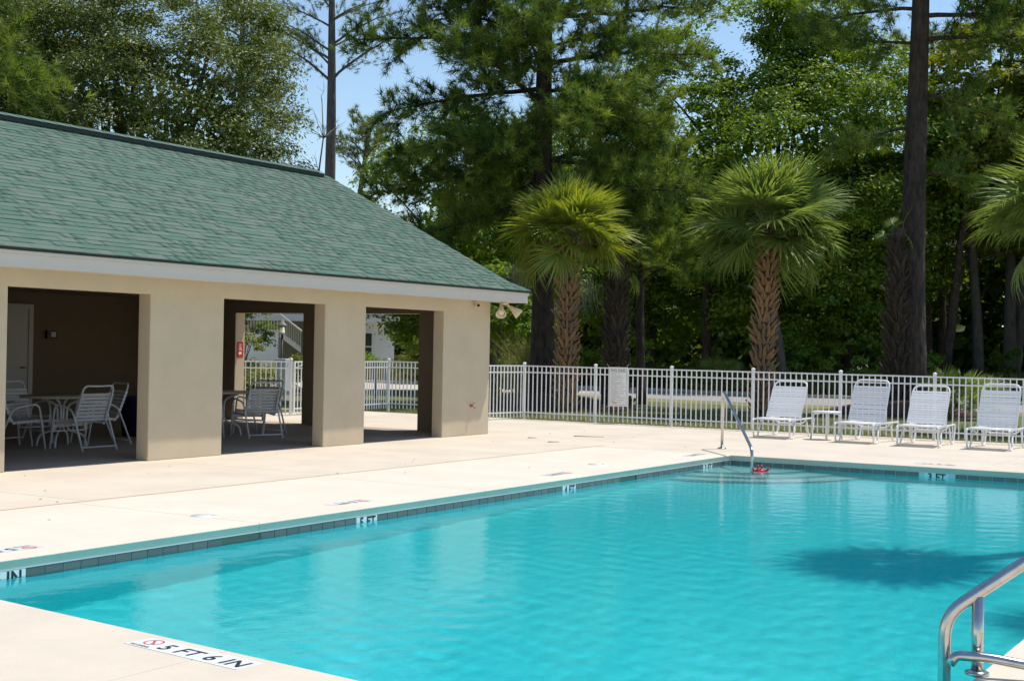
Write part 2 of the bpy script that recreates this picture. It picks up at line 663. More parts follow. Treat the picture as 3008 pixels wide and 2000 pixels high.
def slab(pts, noses, parent, mt='deck'):
    """concrete slab: plan polygon (ccw), rounded nose along the listed edges"""
    r, th = 0.011, 0.070
    lev = [(0.0, 1.0), (-0.12, 0.62), (-0.32, 0.3), (-0.65, 0.07), (-1.0, 0.0)]
    rings = []
    for (dz, k) in lev:
        ins = [(r * k if i in noses else 0.004 * k) for i in range(len(pts))]
        rings.append(([p for p in offset_poly(pts, ins)], dz * r))
    rings.append((offset_poly(pts, [0.017 if i in noses else 0.0 for i in range(len(pts))]), -th))
    mb = MB()
    n_ = len(pts)
    for (pp, z) in rings:
        mb.v += [(p[0], p[1], z) for p in pp]
    mb.f.append(tuple(range(n_)))
    mb.sm.append(False)
    for k in range(len(rings) - 1):
        for i in range(n_):
            j = (i + 1) % n_
            mb.f.append((k * n_ + j, k * n_ + i, (k + 1) * n_ + i, (k + 1) * n_ + j)[::-1])
            mb.sm.append(False)
    mb.f.append(tuple((len(rings) - 1) * n_ + i for i in reversed(range(n_))))
    mb.sm.append(False)
    return mb.build('slab', mt, parent)


deck = MB()
# bed under the slabs, open over the pool
g = 0.0035
for (a, b, c, d) in ((GX0, PX0 - 0.03, GY0, GY1 - 0.28), (PX1 + 0.03, GX1, GY0, GY1 - 0.28), (PX0 - 0.03, PX1 + 0.03, PY1 + 0.03, GY1 - 0.28)):
    deck.box((a, c, -0.25), (b, d, -0.0715))
deck.prism([(PX0 - 0.03, GY0), (PX1 + 0.03, GY0), (PX1 + 0.03, near_y(PX1) - 0.03), (PX0 - 0.03, near_y(PX0) - 0.03)], -0.25, -0.0715)
deck = tag(deck.build('deck', 'joint'), kind='structure')
XJ = -10.6
YF = GY1 - 0.29
colA = [GY0, -4, 2.0, 5.7, 9.45, 13.25, 16.9, 20.6, 24.2, YF]
colAx = [GX0, -17.2, XJ]
for xa, xb in zip(colAx[:-1], colAx[1:]):
    for ya, yb in zip(colA[:-1], colA[1:]):
        slab([(xa + g, ya + g), (xb - g - 0.004, ya + g), (xb - g - 0.004, yb - g), (xa + g, yb - g)], (), deck)
for ya, yb in zip([GY0, 2.0], [2.0, near_y(PX0)]):
    slab([(XJ + g + 0.004, ya + g), (PX0 - g, ya + g), (PX0 - g, yb - g), (XJ + g + 0.004, yb - g)], (), deck)
colB = [near_y(PX0), 9.25, 12.92, 16.73, PY1]
for ya, yb in zip(colB[:-1], colB[1:]):
    slab([(XJ + g + 0.004, ya + g), (PX0, ya + g), (PX0, yb - g), (XJ + g + 0.004, yb - g)], (1,), deck, 'deck_pale')
slab([(XJ + g + 0.004, PY1 + g), (PX0 - g, PY1 + g), (PX0 - g, YF), (XJ + g + 0.004, YF)], (), deck)
for xa, xb in ((PX0, -4.55), (-4.55, PX1)):
    slab([(xa + g, PY1), (xb - g, PY1), (xb - g, YF), (xa + g, YF)], (0,), deck)
for xa, xb in ((PX0, -4.92), (-4.92, PX1)):
    slab([(xa + g, -3.0), (xb - g, -3.0), (xb - g, near_y(xb)), (xa + g, near_y(xa))], (2,), deck)
    slab([(xa + g, GY0), (xb - g, GY0), (xb - g, -3.0 - 2 * g), (xa + g, -3.0 - 2 * g)], (), deck)
colD = [near_y(PX1), 9.25, 12.92, 16.73, PY1]
for ya, yb in zip(colD[:-1], colD[1:]):
    slab([(PX1, ya + g), (3.0, ya + g), (3.0, yb - g), (PX1, yb - g)], (3,), deck)
for ya, yb in ((GY0, near_y(PX1)), (PY1, YF)):
    slab([(PX1 + g, ya + g), (3.0, ya + g), (3.0, yb - g), (PX1 + g, yb - g)], (), deck)
slab([(3.0 + 2 * g, GY0), (GX1, GY0), (GX1, YF), (3.0 + 2 * g, YF)], (), deck)
mb = MB()
pts = []
yy = np.linspace(5.6, 20.3, 60)
for i in range(len(yy) - 1):
    w0, w1 = 0.021 + 0.004 * math.sin(i * 1.7), 0.021 + 0.004 * math.sin((i + 1) * 1.7)
    mb.poly([(XJ + w0, yy[i], 0.003), (XJ + w1, yy[i + 1], 0.003), (XJ - w1, yy[i + 1], 0.003), (XJ - w0, yy[i], 0.003)])
mb.build('sealant_strip', 'sealant', deck)

# ---- pool basin
wx0, wx1, wy1 = PX0 - 0.02, PX1 + 0.02, PY1 + 0.02


def wny(x):
    return near_y(x) - 0.02


def floor_z(y):
    t = (y - 5.0) / (19.9 - 5.0)
    return -1.72 + 0.74 * min(1, max(0, t))


SKIM = ((8.790, 9.286), (16.182, 16.678))
mb = MB()
ys = [5.0, 9, 13, 17, 19.89]
xa, xb = wx0, wx1
fl = []
Nf = 10
for i in range(Nf):
    t0, t1 = i / Nf, (i + 1) / Nf
    y00, y01 = wny(xa) + (wy1 - wny(xa)) * t0, wny(xb) + (wy1 - wny(xb)) * t0
    y10, y11 = wny(xa) + (wy1 - wny(xa)) * t1, wny(xb) + (wy1 - wny(xb)) * t1
    mb.poly([(xa, y00, floor_z(y00)), (xb, y01, floor_z(y00)), (xb, y11, floor_z(y10)), (xa, y10, floor_z(y10))])
ZT = -0.226
zb = -1.9
mb.poly([(xa, wny(xa), zb), (xa, wy1, zb), (xa, wy1, ZT), (xa, wny(xa), ZT)])
mb.poly([(xa, wy1, zb), (xb, wy1, zb), (xb, wy1, ZT), (xa, wy1, ZT)])
mb.poly([(xb, wy1, zb), (xb, wny(xb), zb), (xb, wny(xb), ZT), (xb, wy1, ZT)])
mb.poly([(xb, wny(xb), zb), (xa, wny(xa), zb), (xa, wny(xa), ZT), (xb, wny(xb), ZT)])
pool = tag(mb.build('pool_basin', 'plaster'), kind='structure')
pool.cycles.is_caustics_receiver = True
# band of wall behind the waterline tiles, open at the skimmer mouths
mb = MB()
segs = [wny(xa)] + [v for s in SKIM for v in s] + [wy1]
for i in range(0, len(segs), 2):
    mb.poly([(xa, segs[i], ZT), (xa, segs[i + 1], ZT), (xa, segs[i + 1], -0.045), (xa, segs[i], -0.045)])
for (s0, s1) in SKIM:
    mb.poly([(xa, s0, -0.078), (xa, s1, -0.078), (xa, s1, -0.045), (xa, s0, -0.045)])
mb.poly([(xa, wy1, ZT), (xb, wy1, ZT), (xb, wy1, -0.045), (xa, wy1, -0.045)])
mb.poly([(xb, wy1, ZT), (xb, wny(xb), ZT), (xb, wny(xb), -0.045), (xb, wy1, -0.045)])
mb.poly([(xb, wny(xb), ZT), (xa, wny(xa), ZT), (xa, wny(xa), -0.045), (xb, wny(xb), -0.045)])
mb.build('grout_band', 'grout', pool)
for (s0, s1) in SKIM:
    mb = MB()
    d = 0.32
    mb.poly([(xa, s0, ZT), (xa - d, s0, ZT), (xa - d, s0, -0.078), (xa, s0, -0.078)])
    mb.poly([(xa - d, s1, ZT), (xa, s1, ZT), (xa, s1, -0.078), (xa - d, s1, -0.078)])
    mb.poly([(xa - d, s0, ZT), (xa - d, s1, ZT), (xa - d, s1, -0.078), (xa - d, s0, -0.078)])
    mb.poly([(xa, s0, -0.078), (xa, s1, -0.078), (xa - d, s1, -0.078), (xa - d, s0, -0.078)])
    mb.poly([(xa, s0, ZT), (xa - d, s0, ZT), (xa - d, s1, ZT), (xa, s1, ZT)])
    mb.build('skimmer_mouth', 'skimmer_shade', pool)
# white joint above the tiles
mb = MB()
mb.box((xa - 0.005, wny(xa), -0.081), (xa + 0.009, wy1, -0.0720))
mb.box((xa + 0.009, wy1 - 0.009, -0.081), (xb, wy1 + 0.005, -0.0720))
mb.build('joint_strip', 'grout', pool)
# waterline tiles, each its own piece
TW, TS = 0.160, 0.168
tz0, tz1 = -0.222, -0.084
tm = MB().box((0, -TW / 2, tz0), (0.006, TW / 2, tz1)).mesh('tile', 'tile')
MARK_Y = ((6.436, 6.768), (10.636, 10.968), (14.668, 15.000), (18.868, 19.200))
y = 6.77 + TS / 2
tile_y = []
k = 0
for yc in np.arange(6.77 + TS / 2 - 6 * TS, wy1 - 0.05, TS):
    if any(a - 0.02 < yc < b + 0.02 for a, b in MARK_Y) or any(a - 0.02 < yc < b + 0.02 for a, b in SKIM):
        continue
    if yc < wny(xa) + 0.1:
        continue
    o = link('tile', tm, pool, (xa + 0.0005, yc, 0))
fm = MB().box((-TW / 2, -0.006, tz0), (TW / 2, 0, tz1)).mesh('tile', 'tile')
for xc in np.arange(xa + 0.10, xb - 0.05, TS):
    if -5.35 < xc < -4.86:
        continue
    link('tile', fm, pool, (xc, wy1 - 0.0005, 0))
# corner steps under water
cx, cy = xa, wy1
for (rad, zt) in ((1.30, -0.34), (1.72, -0.60), (2.12, -0.82)):
    mb = MB()
    plan = [(cx, cy)] + [(cx + rad * math.sin(a), cy - rad * math.cos(a)) for a in np.linspace(0, math.pi / 2, 25)]
    mb.prism(plan, -1.6, zt)
    o = mb.build('step', 'step_plaster', pool)
    o.cycles.is_caustics_receiver = True
    mb = MB()
    pp = [(cx + (rad - 0.035) * math.sin(a), cy - (rad - 0.035) * math.cos(a), zt + 0.004) for a in np.linspace(0, math.pi / 2, 25)]
    qq = [(cx + (rad + 0.003) * math.sin(a), cy - (rad + 0.003) * math.cos(a), zt + 0.004) for a in np.linspace(0, math.pi / 2, 25)]
    for i in range(24):
        mb.poly([pp[i], qq[i], qq[i + 1], pp[i + 1]])
    mb.build('step_edge', 'step_edge', pool)
# water: a finely waved sheet
nx_, ny_ = 210, 450
U, Vg = np.meshgrid(np.linspace(0, 1, nx_), np.linspace(0, 1, ny_))
wxg = xa - 0.02 + (xb - xa + 0.04) * U
y0g = np.vectorize(wny)(wxg) - 0.02
wyg = y0g + (wy1 + 0.02 - y0g) * Vg
zz = np.zeros_like(wxg)
gwv = np.random.default_rng(5)
for i in range(46):
    lam = 0.14 * (3.6 ** gwv.uniform(0, 1))
    a_ = gwv.uniform(0, 2 * np.pi)
    zz += 0.000115 * lam / 0.2 * np.sin(2 * np.pi / lam * (wxg * math.cos(a_) + wyg * math.sin(a_)) + gwv.uniform(0, 6.28)) * gwv.uniform(0.3, 1)
Vw = np.stack([wxg, wyg, ZW + zz], -1).reshape(-1, 3)
ii = (np.arange(ny_ - 1)[:, None] * nx_ + np.arange(nx_ - 1)[None, :]).ravel()
Fw = np.stack([ii, ii + 1, ii + nx_ + 1, ii + nx_], 1).ravel()
water = tag(link('water', arr_mesh('water', Vw, 4, Fw, 'water', smooth=True)), kind='structure')
water.cycles.is_caustics_caster = True

# ================================================================== PAVILION
WX = -13.55           # pool-side wall face
WT = 0.22
RX = -21.5
YE = 21.4             # gable end wall face
YS = 5.2
HT = 2.185            # head of the openings
WTOP = 2.50
pav = thing('pavilion', 'beige stucco pavilion with green shingle roof and open bays beside the pool', 'pavilion', (-17.5, 13.5, 0))
OPEN = ((10.83, 13.08), (14.46, 16.68), (17.70, 19.90))
def wall_outline(pts, ax, t0, t1):
    """wall from an outline (u, z) drawn in its own plane; ax 'x': wall faces x, 'y': faces y"""
    mb = MB()
    n_ = len(pts)
    f_ = (lambda u, z, t: (t, u, z)) if ax == 'x' else (lambda u, z, t: (u, t, z))
    mb.v += [f_(u, z, t0) for u, z in pts] + [f_(u, z, t1) for u, z in pts]
    fl_ = ax == 'x'
    mb.f.append(tuple(range(n_, 2 * n_)) if fl_ else tuple(reversed(range(n_, 2 * n_))))
    mb.f.append(tuple(reversed(range(n_))) if fl_ else tuple(range(n_)))
    for i in range(n_):
        j = (i + 1) % n_
        q = (i, j, n_ + j, n_ + i)
        mb.f.append(q if fl_ else q[::-1])
    mb.sm += [False] * (n_ + 2)
    return mb


def outline(u0, u1, opens, hd, top):
    pts = [(u0, 0.0)]
    for (a, b) in opens:
        pts += [(a, 0.0), (a, hd), (b, hd), (b, 0.0)]
    return pts + [(u1, 0.0), (u1, top), (u0, top)]


wall_outline(outline(YS, YE, OPEN, HT, WTOP), 'x', WX - WT, WX).build('front_wall', 'stucco', pav, True, bevel=0.012)
EO = ((-19.47, -17.70), (-16.55, -14.93))
wall_outline(outline(RX, WX - WT - 0.002, EO, HT - 0.015, WTOP), 'y', YE - 0.28, YE - 0.002).build('end_wall', 'stucco', pav, True, bevel=0.012)
MB().box((RX - 0.2, YS, 0.0), (RX, YE, WTOP)).build('rear_wall', 'stucco_shade_deep', pav, True)
MB().box((RX, YS, 0.0), (WX - WT - 0.002, YS + 0.2, WTOP)).build('partition_wall', 'stucco_shade_deep', pav, True)
MB().box((RX, YS + 0.2, WTOP - 0.05), (WX - WT - 0.002, YE - 0.282, WTOP - 0.01)).build('ceiling', 'stucco_shade_deep', pav, True)
wall_outline(outline(RX + 0.002, WX - WT - 0.004, EO, HT - 0.016, WTOP - 0.06), 'y', YE - 0.286, YE - 0.2815).build('end_wall_shade', 'stucco_shade', pav, True)  # thin added sheet, carries the end wall's inside shade as colour
MB().box((RX + 0.002, YS + 0.202, 0.001), (WX - 0.10, YE - 0.10, 0.006)).build('floor_shade', 'pavilion_floor_shade', pav, True)  # thin sheet over the deck with the indoor shade in its colour
# rear door and switch box seen through the first bay
d = MB()
d.box((RX, 16.62, 0.0), (RX + 0.05, 17.62, 2.12))
door = d.build('door', 'door_paint', pav, True)
mb = MB()
mb.box((RX, 16.52, 0.0), (RX + 0.07, 16.62, 2.22)).box((RX, 17.62, 0.0), (RX + 0.07, 17.72, 2.22)).box((RX, 16.62, 2.12), (RX + 0.07, 17.62, 2.22))
mb.build('door_frame', 'door_paint', door, True)
MB().tube([(RX + 0.05, 17.52, 1.03), (RX + 0.12, 17.52, 1.03), (RX + 0.12, 17.40, 1.03)], 0.012, 6).build('handle', 'black_metal', door, True)
mb = MB().box((RX, 18.05, 1.58), (RX + 0.07, 18.28, 1.74))
sw = mb.build('switch_box', 'black_metal', pav, True)
MB().box((RX + 0.071, 18.14, 1.61), (RX + 0.075, 18.25, 1.71)).build('cover', 'door_paint', sw, True)
# eaves: soffit, fascia boards, drip edge with a painted shadow band
EX = -13.05
YR = 21.90
MB().box((EX + 0.002, YS, 2.400), (WX - 0.0, YR - 0.03, 2.415)).build('soffit', 'fascia', pav, True)
mb = MB().box((EX - 0.03, YS, 2.385), (EX, YR - 0.03, 2.53))
mb.build('fascia', 'fascia', pav, True)
MB().box((EX - 0.03, YS, 2.531), (EX + 0.022, YR - 0.005, 2.571)).build('frieze_board', 'fascia', pav, True)
MB().box((EX - 0.1, YS, 2.572), (EX + 0.042, YR, 2.606)).build('drip_edge_shadow', 'drip', pav, True)  # real drip edge, made taller so its black includes the shingle-edge shadow
# boxed return at the corner
MB().box((WX - 0.05, YR - 0.06, 2.39), (EX - 0.031, YR - 0.031, 2.586)).build('return_board', 'fascia', pav, True)
MB().box((WX - 0.05, YE + 0.002, 2.395), (EX - 0.032, YR - 0.062, 2.399)).build('return_soffit', 'fascia', pav, True)

# roof
SLO = 0.5
EZ = 2.60
EXR = -13.0
RIX = -17.55
RIZ = EZ + SLO * (EXR - RIX)
YG = 21.66
mb = MB()
k = 0.02
mb.poly([(EXR, YS, EZ - k), (EXR, YG, EZ - k), (RIX, YG, RIZ - k), (RIX, YS, RIZ - k)])
mb.poly([(RIX, YS, RIZ - k), (RIX, YG, RIZ - k), (2 * RIX - EXR, YG, EZ - k), (2 * RIX - EXR, YS, EZ - k)])
mb.poly([(EXR - 0.05, YG - 0.02, EZ - 0.05), (RIX, YG - 0.02, RIZ - 0.05), (2 * RIX - EXR, YG - 0.02, EZ - 0.05)])
mb.box((2 * RIX - EXR, YS, 2.38), (2 * RIX - EXR + 0.03, YG, EZ - 0.03))
roof = mb.build('roof', 'cap_shingle', pav, True)
ang = math.atan(SLO)
EXPO = 0.142
Lr = math.hypot(EXR - RIX, RIZ - EZ)
nrow = int(Lr / EXPO)
shm = MB().box((-0.5, -0.008, -0.004), (0.5, EXPO + 0.03, 0.007)).mesh('shingle', 'shingle')
# local frame: x along the eave (+y), y up the slope, z the roof normal
ex = Vector((0, 1, 0))
ey = Vector((-math.cos(ang), 0, math.sin(ang)))
ez = ex.cross(ey)
RM = Matrix((ex, ey, ez)).transposed()
tilt = math.radians(-2.6)
RT = RM @ Matrix.Rotation(tilt, 3, 'X')
camp = Vector((0, 0, CAM_H))
cand = []
for i in range(nrow + 1):
    s = i * EXPO
    yy = YS + random.uniform(0, 0.3)
    while yy < YG:
        w = random.choice((0.16, 0.22, 0.26, 0.32, 0.36, 0.44)) * random.uniform(0.9, 1.1)
        y2 = min(yy + w, YG)
        if y2 - yy > 0.04:
            c = Vector((EXR, (yy + y2) / 2, EZ)) + ey * s
            c += ez * random.uniform(0.006, 0.012) + ey * random.uniform(-0.002, 0.004)
            cand.append((c, y2 - yy - 0.003))
        yy = y2
roofloc = Vector(pav.location)


def in_frame(c):
    d_ = c - camp
    z_ = d_.dot(_f)
    return z_ > 0 and abs(d_.dot(r2) / z_) < 0.372 and abs(d_.dot(u2) / z_) < 0.25


order = sorted(range(len(cand)), key=lambda i: -(cand[i][1] / (cand[i][0] - camp).length ** 2 if in_frame(cand[i][0]) else 0))
top = set(order[:300])
sv, sval = [], []
loc_box = np.array([(x, y, z) for z in (-0.004, 0.007) for (x, y) in ((-0.5, -0.008), (0.5, -0.008), (0.5, EXPO + 0.03), (-0.5, EXPO + 0.03))])
RTn = np.array(RT)
for i, (c, w) in enumerate(cand):
    if i in top:
        o = link('shingle', shm, roof)
        Mx = Matrix.Translation(c - roofloc) @ RT.to_4x4() @ Matrix.Diagonal((w, 1, 1, 1))
        o.matrix_local = Mx
    else:
        q = loc_box * np.array([w, 1, 1])
        sv.append(q @ RTn.T + np.array(c - roofloc))
        sval.append(random.random())
sv = np.concatenate(sv)
kk = np.arange(len(sval))[:, None] * 8
fi = np.array([0, 3, 2, 1, 4, 5, 6, 7, 0, 1, 5, 4, 1, 2, 6, 5, 2, 3, 7, 6, 3, 0, 4, 7])
o = link('shingles', arr_mesh('shingles', sv, 4, (kk + fi[None, :]).ravel(), 'shingle_mass', np.repeat(sval, 6)), roof)
o['kind'] = 'stuff'
# ridge vent, rake caps and the little return caps
mb = MB()
mb.box((RIX - 0.14, YS, RIZ - 0.03), (RIX + 0.14, 21.32, RIZ + 0.035))
mb.build('ridge_vent', 'vent', roof, True)
capm = MB()
capm.poly([(-0.16, 0, -0.035), (0, 0, 0.03), (0, 0.30, 0.022), (-0.16, 0.30, -0.043)])
capm.poly([(0, 0, 0.03), (0.16, 0, -0.035), (0.16, 0.30, -0.043), (0, 0.30, 0.022)])
capm.poly([(-0.16, 0, -0.035), (-0.16, 0, -0.047), (0, 0, 0.018), (0, 0, 0.03)])
capm.poly([(0, 0, 0.018), (0.16, 0, -0.047), (0.16, 0, -0.035), (0, 0, 0.03)])
capme = capm.mesh('ridge_cap', 'shingle')
yy = YS
while yy < 21.1:
    link('ridge_cap', capme, roof, Vector((RIX, yy, RIZ + 0.075)) - roofloc)
    yy += 0.24
mb = MB()
for i in range(4):
    a = Vector((EXR - 0.02 - 0.13 * i, YG + 0.20 - 0.07 * i, EZ + 0.012 + 0.055 * i))
    mb.poly([a + Vector((0.03, 0.05, 0)), a + Vector((-0.16, 0.0, 0.085)), a + Vector((-0.16, -0.3, 0.09)), a + Vector((0.03, -0.3, 0.005))])
mb.build('return_cap', 'cap_shingle', roof, True)

# ================================================================== SMALL THINGS ON THE PAVILION
# twin floodlight under the return soffit
fl = thing('floodlight', 'cream twin floodlight hanging under the roof corner of the pavilion', 'floodlight', (-13.36, 21.56, 2.392))
fl.scale = (1.35, 1.35, 1.35)
MB().lathe([(0.055, -0.03), (0.06, -0.012), (0.06, 0.0)], n=14).build('base', 'lamp_cream', fl)
for sx, di in ((-1, Vector((0.35, -0.62, -0.70))), (1, Vector((0.72, 0.35, -0.60)))):
    di.normalize()
    st = Vector((0.02 * sx, 0.05 * sx, -0.03))
    e = st + Vector((0.03, 0.035 * sx, -0.035))
    arm = MB().tube([st, e, e + di * 0.03], 0.017, 8).build('arm', 'lamp_cream', fl)
    q = di.to_track_quat('Z', 'Y').to_matrix().to_4x4()
    sh = MB().lathe([(0.030, 0.0), (0.034, 0.05), (0.040, 0.055), (0.062, 0.115), (0.072, 0.15), (0.066, 0.15), (0.05, 0.10), (0.03, 0.06)], c=e, n=18, M=q).build('lamp_shade', 'lamp_cream', fl)
    MB().lathe([(0.0, 0.055), (0.032, 0.07), (0.046, 0.105), (0.040, 0.125), (0.0, 0.135)], c=e, n=14, M=q).build('bulb', 'lamp_glass', sh)
# bullet camera
cc = thing('security_camera', 'small round security camera on the wall under the eave', 'camera', (WX, 20.87, 2.33))
q = Vector((0.8, -0.55, -0.12)).to_track_quat('Z', 'Y').to_matrix().to_4x4()
MB().tube([(0, -0.06, 0.05), (0.03, -0.03, 0.04), (0.05, 0, 0)], 0.012, 6).build('bracket', 'lamp_cream', cc)
MB().lathe([(0.03, 0.0), (0.036, 0.01), (0.036, 0.09), (0.030, 0.092), (0.030, 0.085)], c=(0.03, 0.01, -0.005), n=14, M=q).build('housing', 'lamp_cream', cc)
MB().lathe([(0.0, 0.086), (0.0295, 0.086)], c=(0.03, 0.01, -0.005), n=14, M=q).build('lens', 'dark_glass', cc)
# hose bib
hb = thing('hose_bib', 'brass hose bib low on the corner pillar wall', 'tap', (WX, 20.79, 0.525))
MB().lathe([(0.028, 0), (0.028, 0.008), (0.014, 0.009)], n=12, M=Matrix.Rotation(R(90), 4, 'Y')).build('flange', 'brass', hb)
MB().tube([(0.005, 0, 0), (0.06, 0, 0), (0.085, 0.01, -0.02), (0.09, 0.012, -0.05)], 0.012, 8).build('spout', 'brass', hb)
MB().tube([(0.05, 0, 0.01), (0.065, 0, 0.045)], 0.006, 6).tube([(0.065, -0.025, 0.045), (0.068, 0.025, 0.05)], 0.009, 6).build('handle', 'brass', hb)
# red exit-style sign on the end-wall jamb: plate, lines of lettering and an arrow
rs = thing('red_sign', 'red sign with white lettering and a left arrow on the jamb', 'sign', (-19.47, YE - 0.145, 1.43))
pl = []
for (cy_, cz_, a0) in ((0.075, 0.14, 0), (-0.075, 0.14, 90), (-0.075, -0.14, 180), (0.075, -0.14, 270)):
    for j in range(4):
        a = R(a0 + 30 * j)
        pl.append((cy_ + 0.02 * math.cos(a), cz_ + 0.02 * math.sin(a)))
mb = MB()
k0 = len(pl)
mb.v += [(0.0, a, b) for a, b in pl] + [(0.006, a, b) for a, b in pl]
mb.f.append(tuple(range(k0, 2 * k0)))
mb.sm.append(False)
for i in range(k0):
    mb.f.append((i, (i + 1) % k0, k0 + (i + 1) % k0, k0 + i))
    mb.sm.append(False)
mb.build('plate', 'red_sign', rs)
for j, (w, z) in enumerate(((0.075, 0.105), (0.062, 0.072), (0.075, 0.038), (0.11, 0.002))):
    mb = MB()
    nn = (4, 3, 4, 6)[j]
    for c in range(nn):
        yc = -w / 2 + w * (c + 0.5) / nn
        hw = w / nn * 0.42
        mb.box((0.0062, yc - hw, z - 0.011), (0.0075, yc + hw, z + 0.011))
    mb.build('lettering', 'marker_tile', rs)
mb = MB()
mb.poly([(0.0075, -0.05, -0.07), (0.0075, -0.01, -0.115), (0.0075, -0.01, -0.025)][::-1])
mb.poly([(0.0075, -0.01, -0.095), (0.0075, 0.04, -0.095), (0.0075, 0.04, -0.045), (0.0075, -0.01, -0.045)])
mb.build('arrow', 'marker_tile', rs)

# ================================================================== WHITE METAL FENCE
pickm = MB().box((-0.0095, -0.0095, 0.03), (0.0095, 0.0095, 1.19)).mesh('picket', 'white_metal')
postm = MB().box((-0.026, -0.026, -0.1), (0.026, 0.026, 1.225)).mesh('post', 'white_metal')
capmesh = MB().lathe([(0.046, 0.0), (0.046, 0.012), (0.036, 0.022), (0.0, 0.038)], n=4, M=Matrix.Rotation(R(45), 4, 'Z')).mesh('post_cap', 'white_metal')


def fence(name, label, runs, skip_first_post=False):
    root = thing(name, label, 'fence', (runs[0][0], runs[0][1], 0))
    o0 = Vector(root.location)
    for i, p in enumerate(runs):
        if not (i == 0 and skip_first_post):
            po = link('post', postm, root, Vector((p[0], p[1], 0)) - o0)
            link('post_cap', capmesh, po, (0, 0, 1.225))
            if i < len(runs) - 1 or i > 0:
                q_ = runs[i + 1] if i < len(runs) - 1 else runs[i - 1]
                po.rotation_euler.z = math.atan2(q_[1] - p[1], q_[0] - p[0])
    for a, b in zip(runs[:-1], runs[1:]):
        a, b = Vector((*a, 0)), Vector((*b, 0))
        L = (b - a).length
        d = (b - a) / L
        th = math.atan2(d.y, d.x)
        for z in (1.175, 1.035, 0.15):
            mb = MB().box((0.03, -0.0125, -0.0135), (L - 0.03, 0.0125, 0.0135))
            o = mb.build('rail', 'white_metal', root)
            o.location = a - o0 + Vector((0, 0, z))
            o.rotation_euler.z = th
        n_ = max(1, int(round(L / 0.1125)) - 1)
        for i in range(n_):
            p = a + d * L * (i + 1) / (n_ + 1)
            o = link('picket', pickm, root, p - o0)
            o.rotation_euler.z = th
    return root


def fy(x):
    return 26.52 - 0.03 * (x + 15.87)


run = [(-15.87 + 1.815 * i, fy(-15.87 + 1.815 * i)) for i in range(0, 12)]
fence('pool_fence', 'long white metal picket fence behind the row of sun loungers', run)
fence('pool_fence', 'short white fence return beside the corner pillar of the pavilion', [run[0], (-16.08, 25.3)], True)
fence('pool_fence', 'white fence run with corner post seen through the third pavilion bay', [(-18.05, 27.62), (-20.4, 27.6), (-20.2, 26.0), (-20.0, 24.65)])
fence('pool_fence', 'white fence panel left of the gate seen through the second bay', [(-19.95, 23.42), (-20.75, 22.2), (-21.6, 20.9)])
# gate leaf between its posts
gt = thing('pool_gate', 'white gate leaf with diagonal brace in the fence behind the pavilion', 'gate', (-19.96, 23.52, 0))
th = math.atan2(1.04, -0.04)
gt.rotation_euler.z = th
for x in (0.02, 1.0):
    MB().box((x - 0.02, -0.02, 0.06), (x + 0.02, 0.02, 1.19)).build('stile', 'white_metal', gt)
for z in (1.175, 1.035, 0.15):
    MB().box((0.042, -0.0125, z - 0.0135), (0.978, 0.0125, z + 0.0135)).build('rail', 'white_metal', gt)
for i in range(7):
    link('picket', pickm, gt, (0.15 + 0.115 * i, 0, 0))
MB().tube([(0.03, -0.03, 1.04), (0.55, -0.03, 1.2), (0.98, -0.03, 1.34)], 0.012, 6).build('brace', 'white_metal', gt)
MB().box((0.70, -0.04, 0.75), (0.92, -0.022, 1.28)).build('latch_panel', 'sign_grey', gt)

# ================================================================== POOL RULES BOARD
sg = thing('rules_sign', 'white pool rules board tied to the fence pickets', 'sign', (-13.49, fy(-13.49) - 0.03, 0))
sg.rotation_euler.z = math.atan(-0.03)
SW, SZ0, SZ1 = 0.46, 0.37, 1.20
MB().box((-SW / 2, -0.006, SZ0), (SW / 2, 0, SZ1)).build('board', 'sign_white', sg)
mb = MB()
t = 0.004
yf = -0.0075
bx0, bx1, bz0, bz1 = -SW / 2 + 0.022, SW / 2 - 0.022, SZ0 + 0.03, SZ1 - 0.03
for (a, b, c, d) in ((bx0, bx1, bz1 - t, bz1), (bx0, bx1, bz0, bz0 + t), (bx0, bx0 + t, bz0 + t, bz1 - t), (bx1 - t, bx1, bz0 + t, bz1 - t), (bx0 + t, bx1 - t, bz1 - 0.078, bz1 - 0.074)):
    mb.box((a, yf, c), (b, -0.006, d))
mb.build('border', 'sign_black', sg)
tm_ = text_mesh('POOL RULES', 0.062, 'sign_black', 0.0005, 0.0008, 'CENTER')
o = link('title', tm_, sg, (0, -0.0072, bz1 - 0.06))
o.rotation_euler = (R(90), 0, 0)
z = bz1 - 0.105
rr = random.Random(3)
mb = MB()
row = 0
while z > bz0 + 0.05:
    ln = rr.uniform(0.55, 1.0) if row % 2 == 0 else rr.uniform(0.15, 0.8)
    x = bx0 + 0.045
    end = x + (bx1 - bx0 - 0.06) * ln
    if row % 2 == 0:
        mb.box((bx0 + 0.018, yf, z), (bx0 + 0.028, -0.006, z + 0.010))
    while x < end:
        w = rr.uniform(0.012, 0.04)
        mb.box((x, yf, z), (min(x + w, end), -0.006, z + 0.0095))
        x += w + 0.007
    z -= 0.0235
    row += 1
mb.build('rule_lines', 'sign_text', sg)
MB().box((-0.13, yf - 0.001, bz0 + 0.02), (-0.02, -0.006, bz0 + 0.055)).build('sticker', 'lamp_cream', sg)
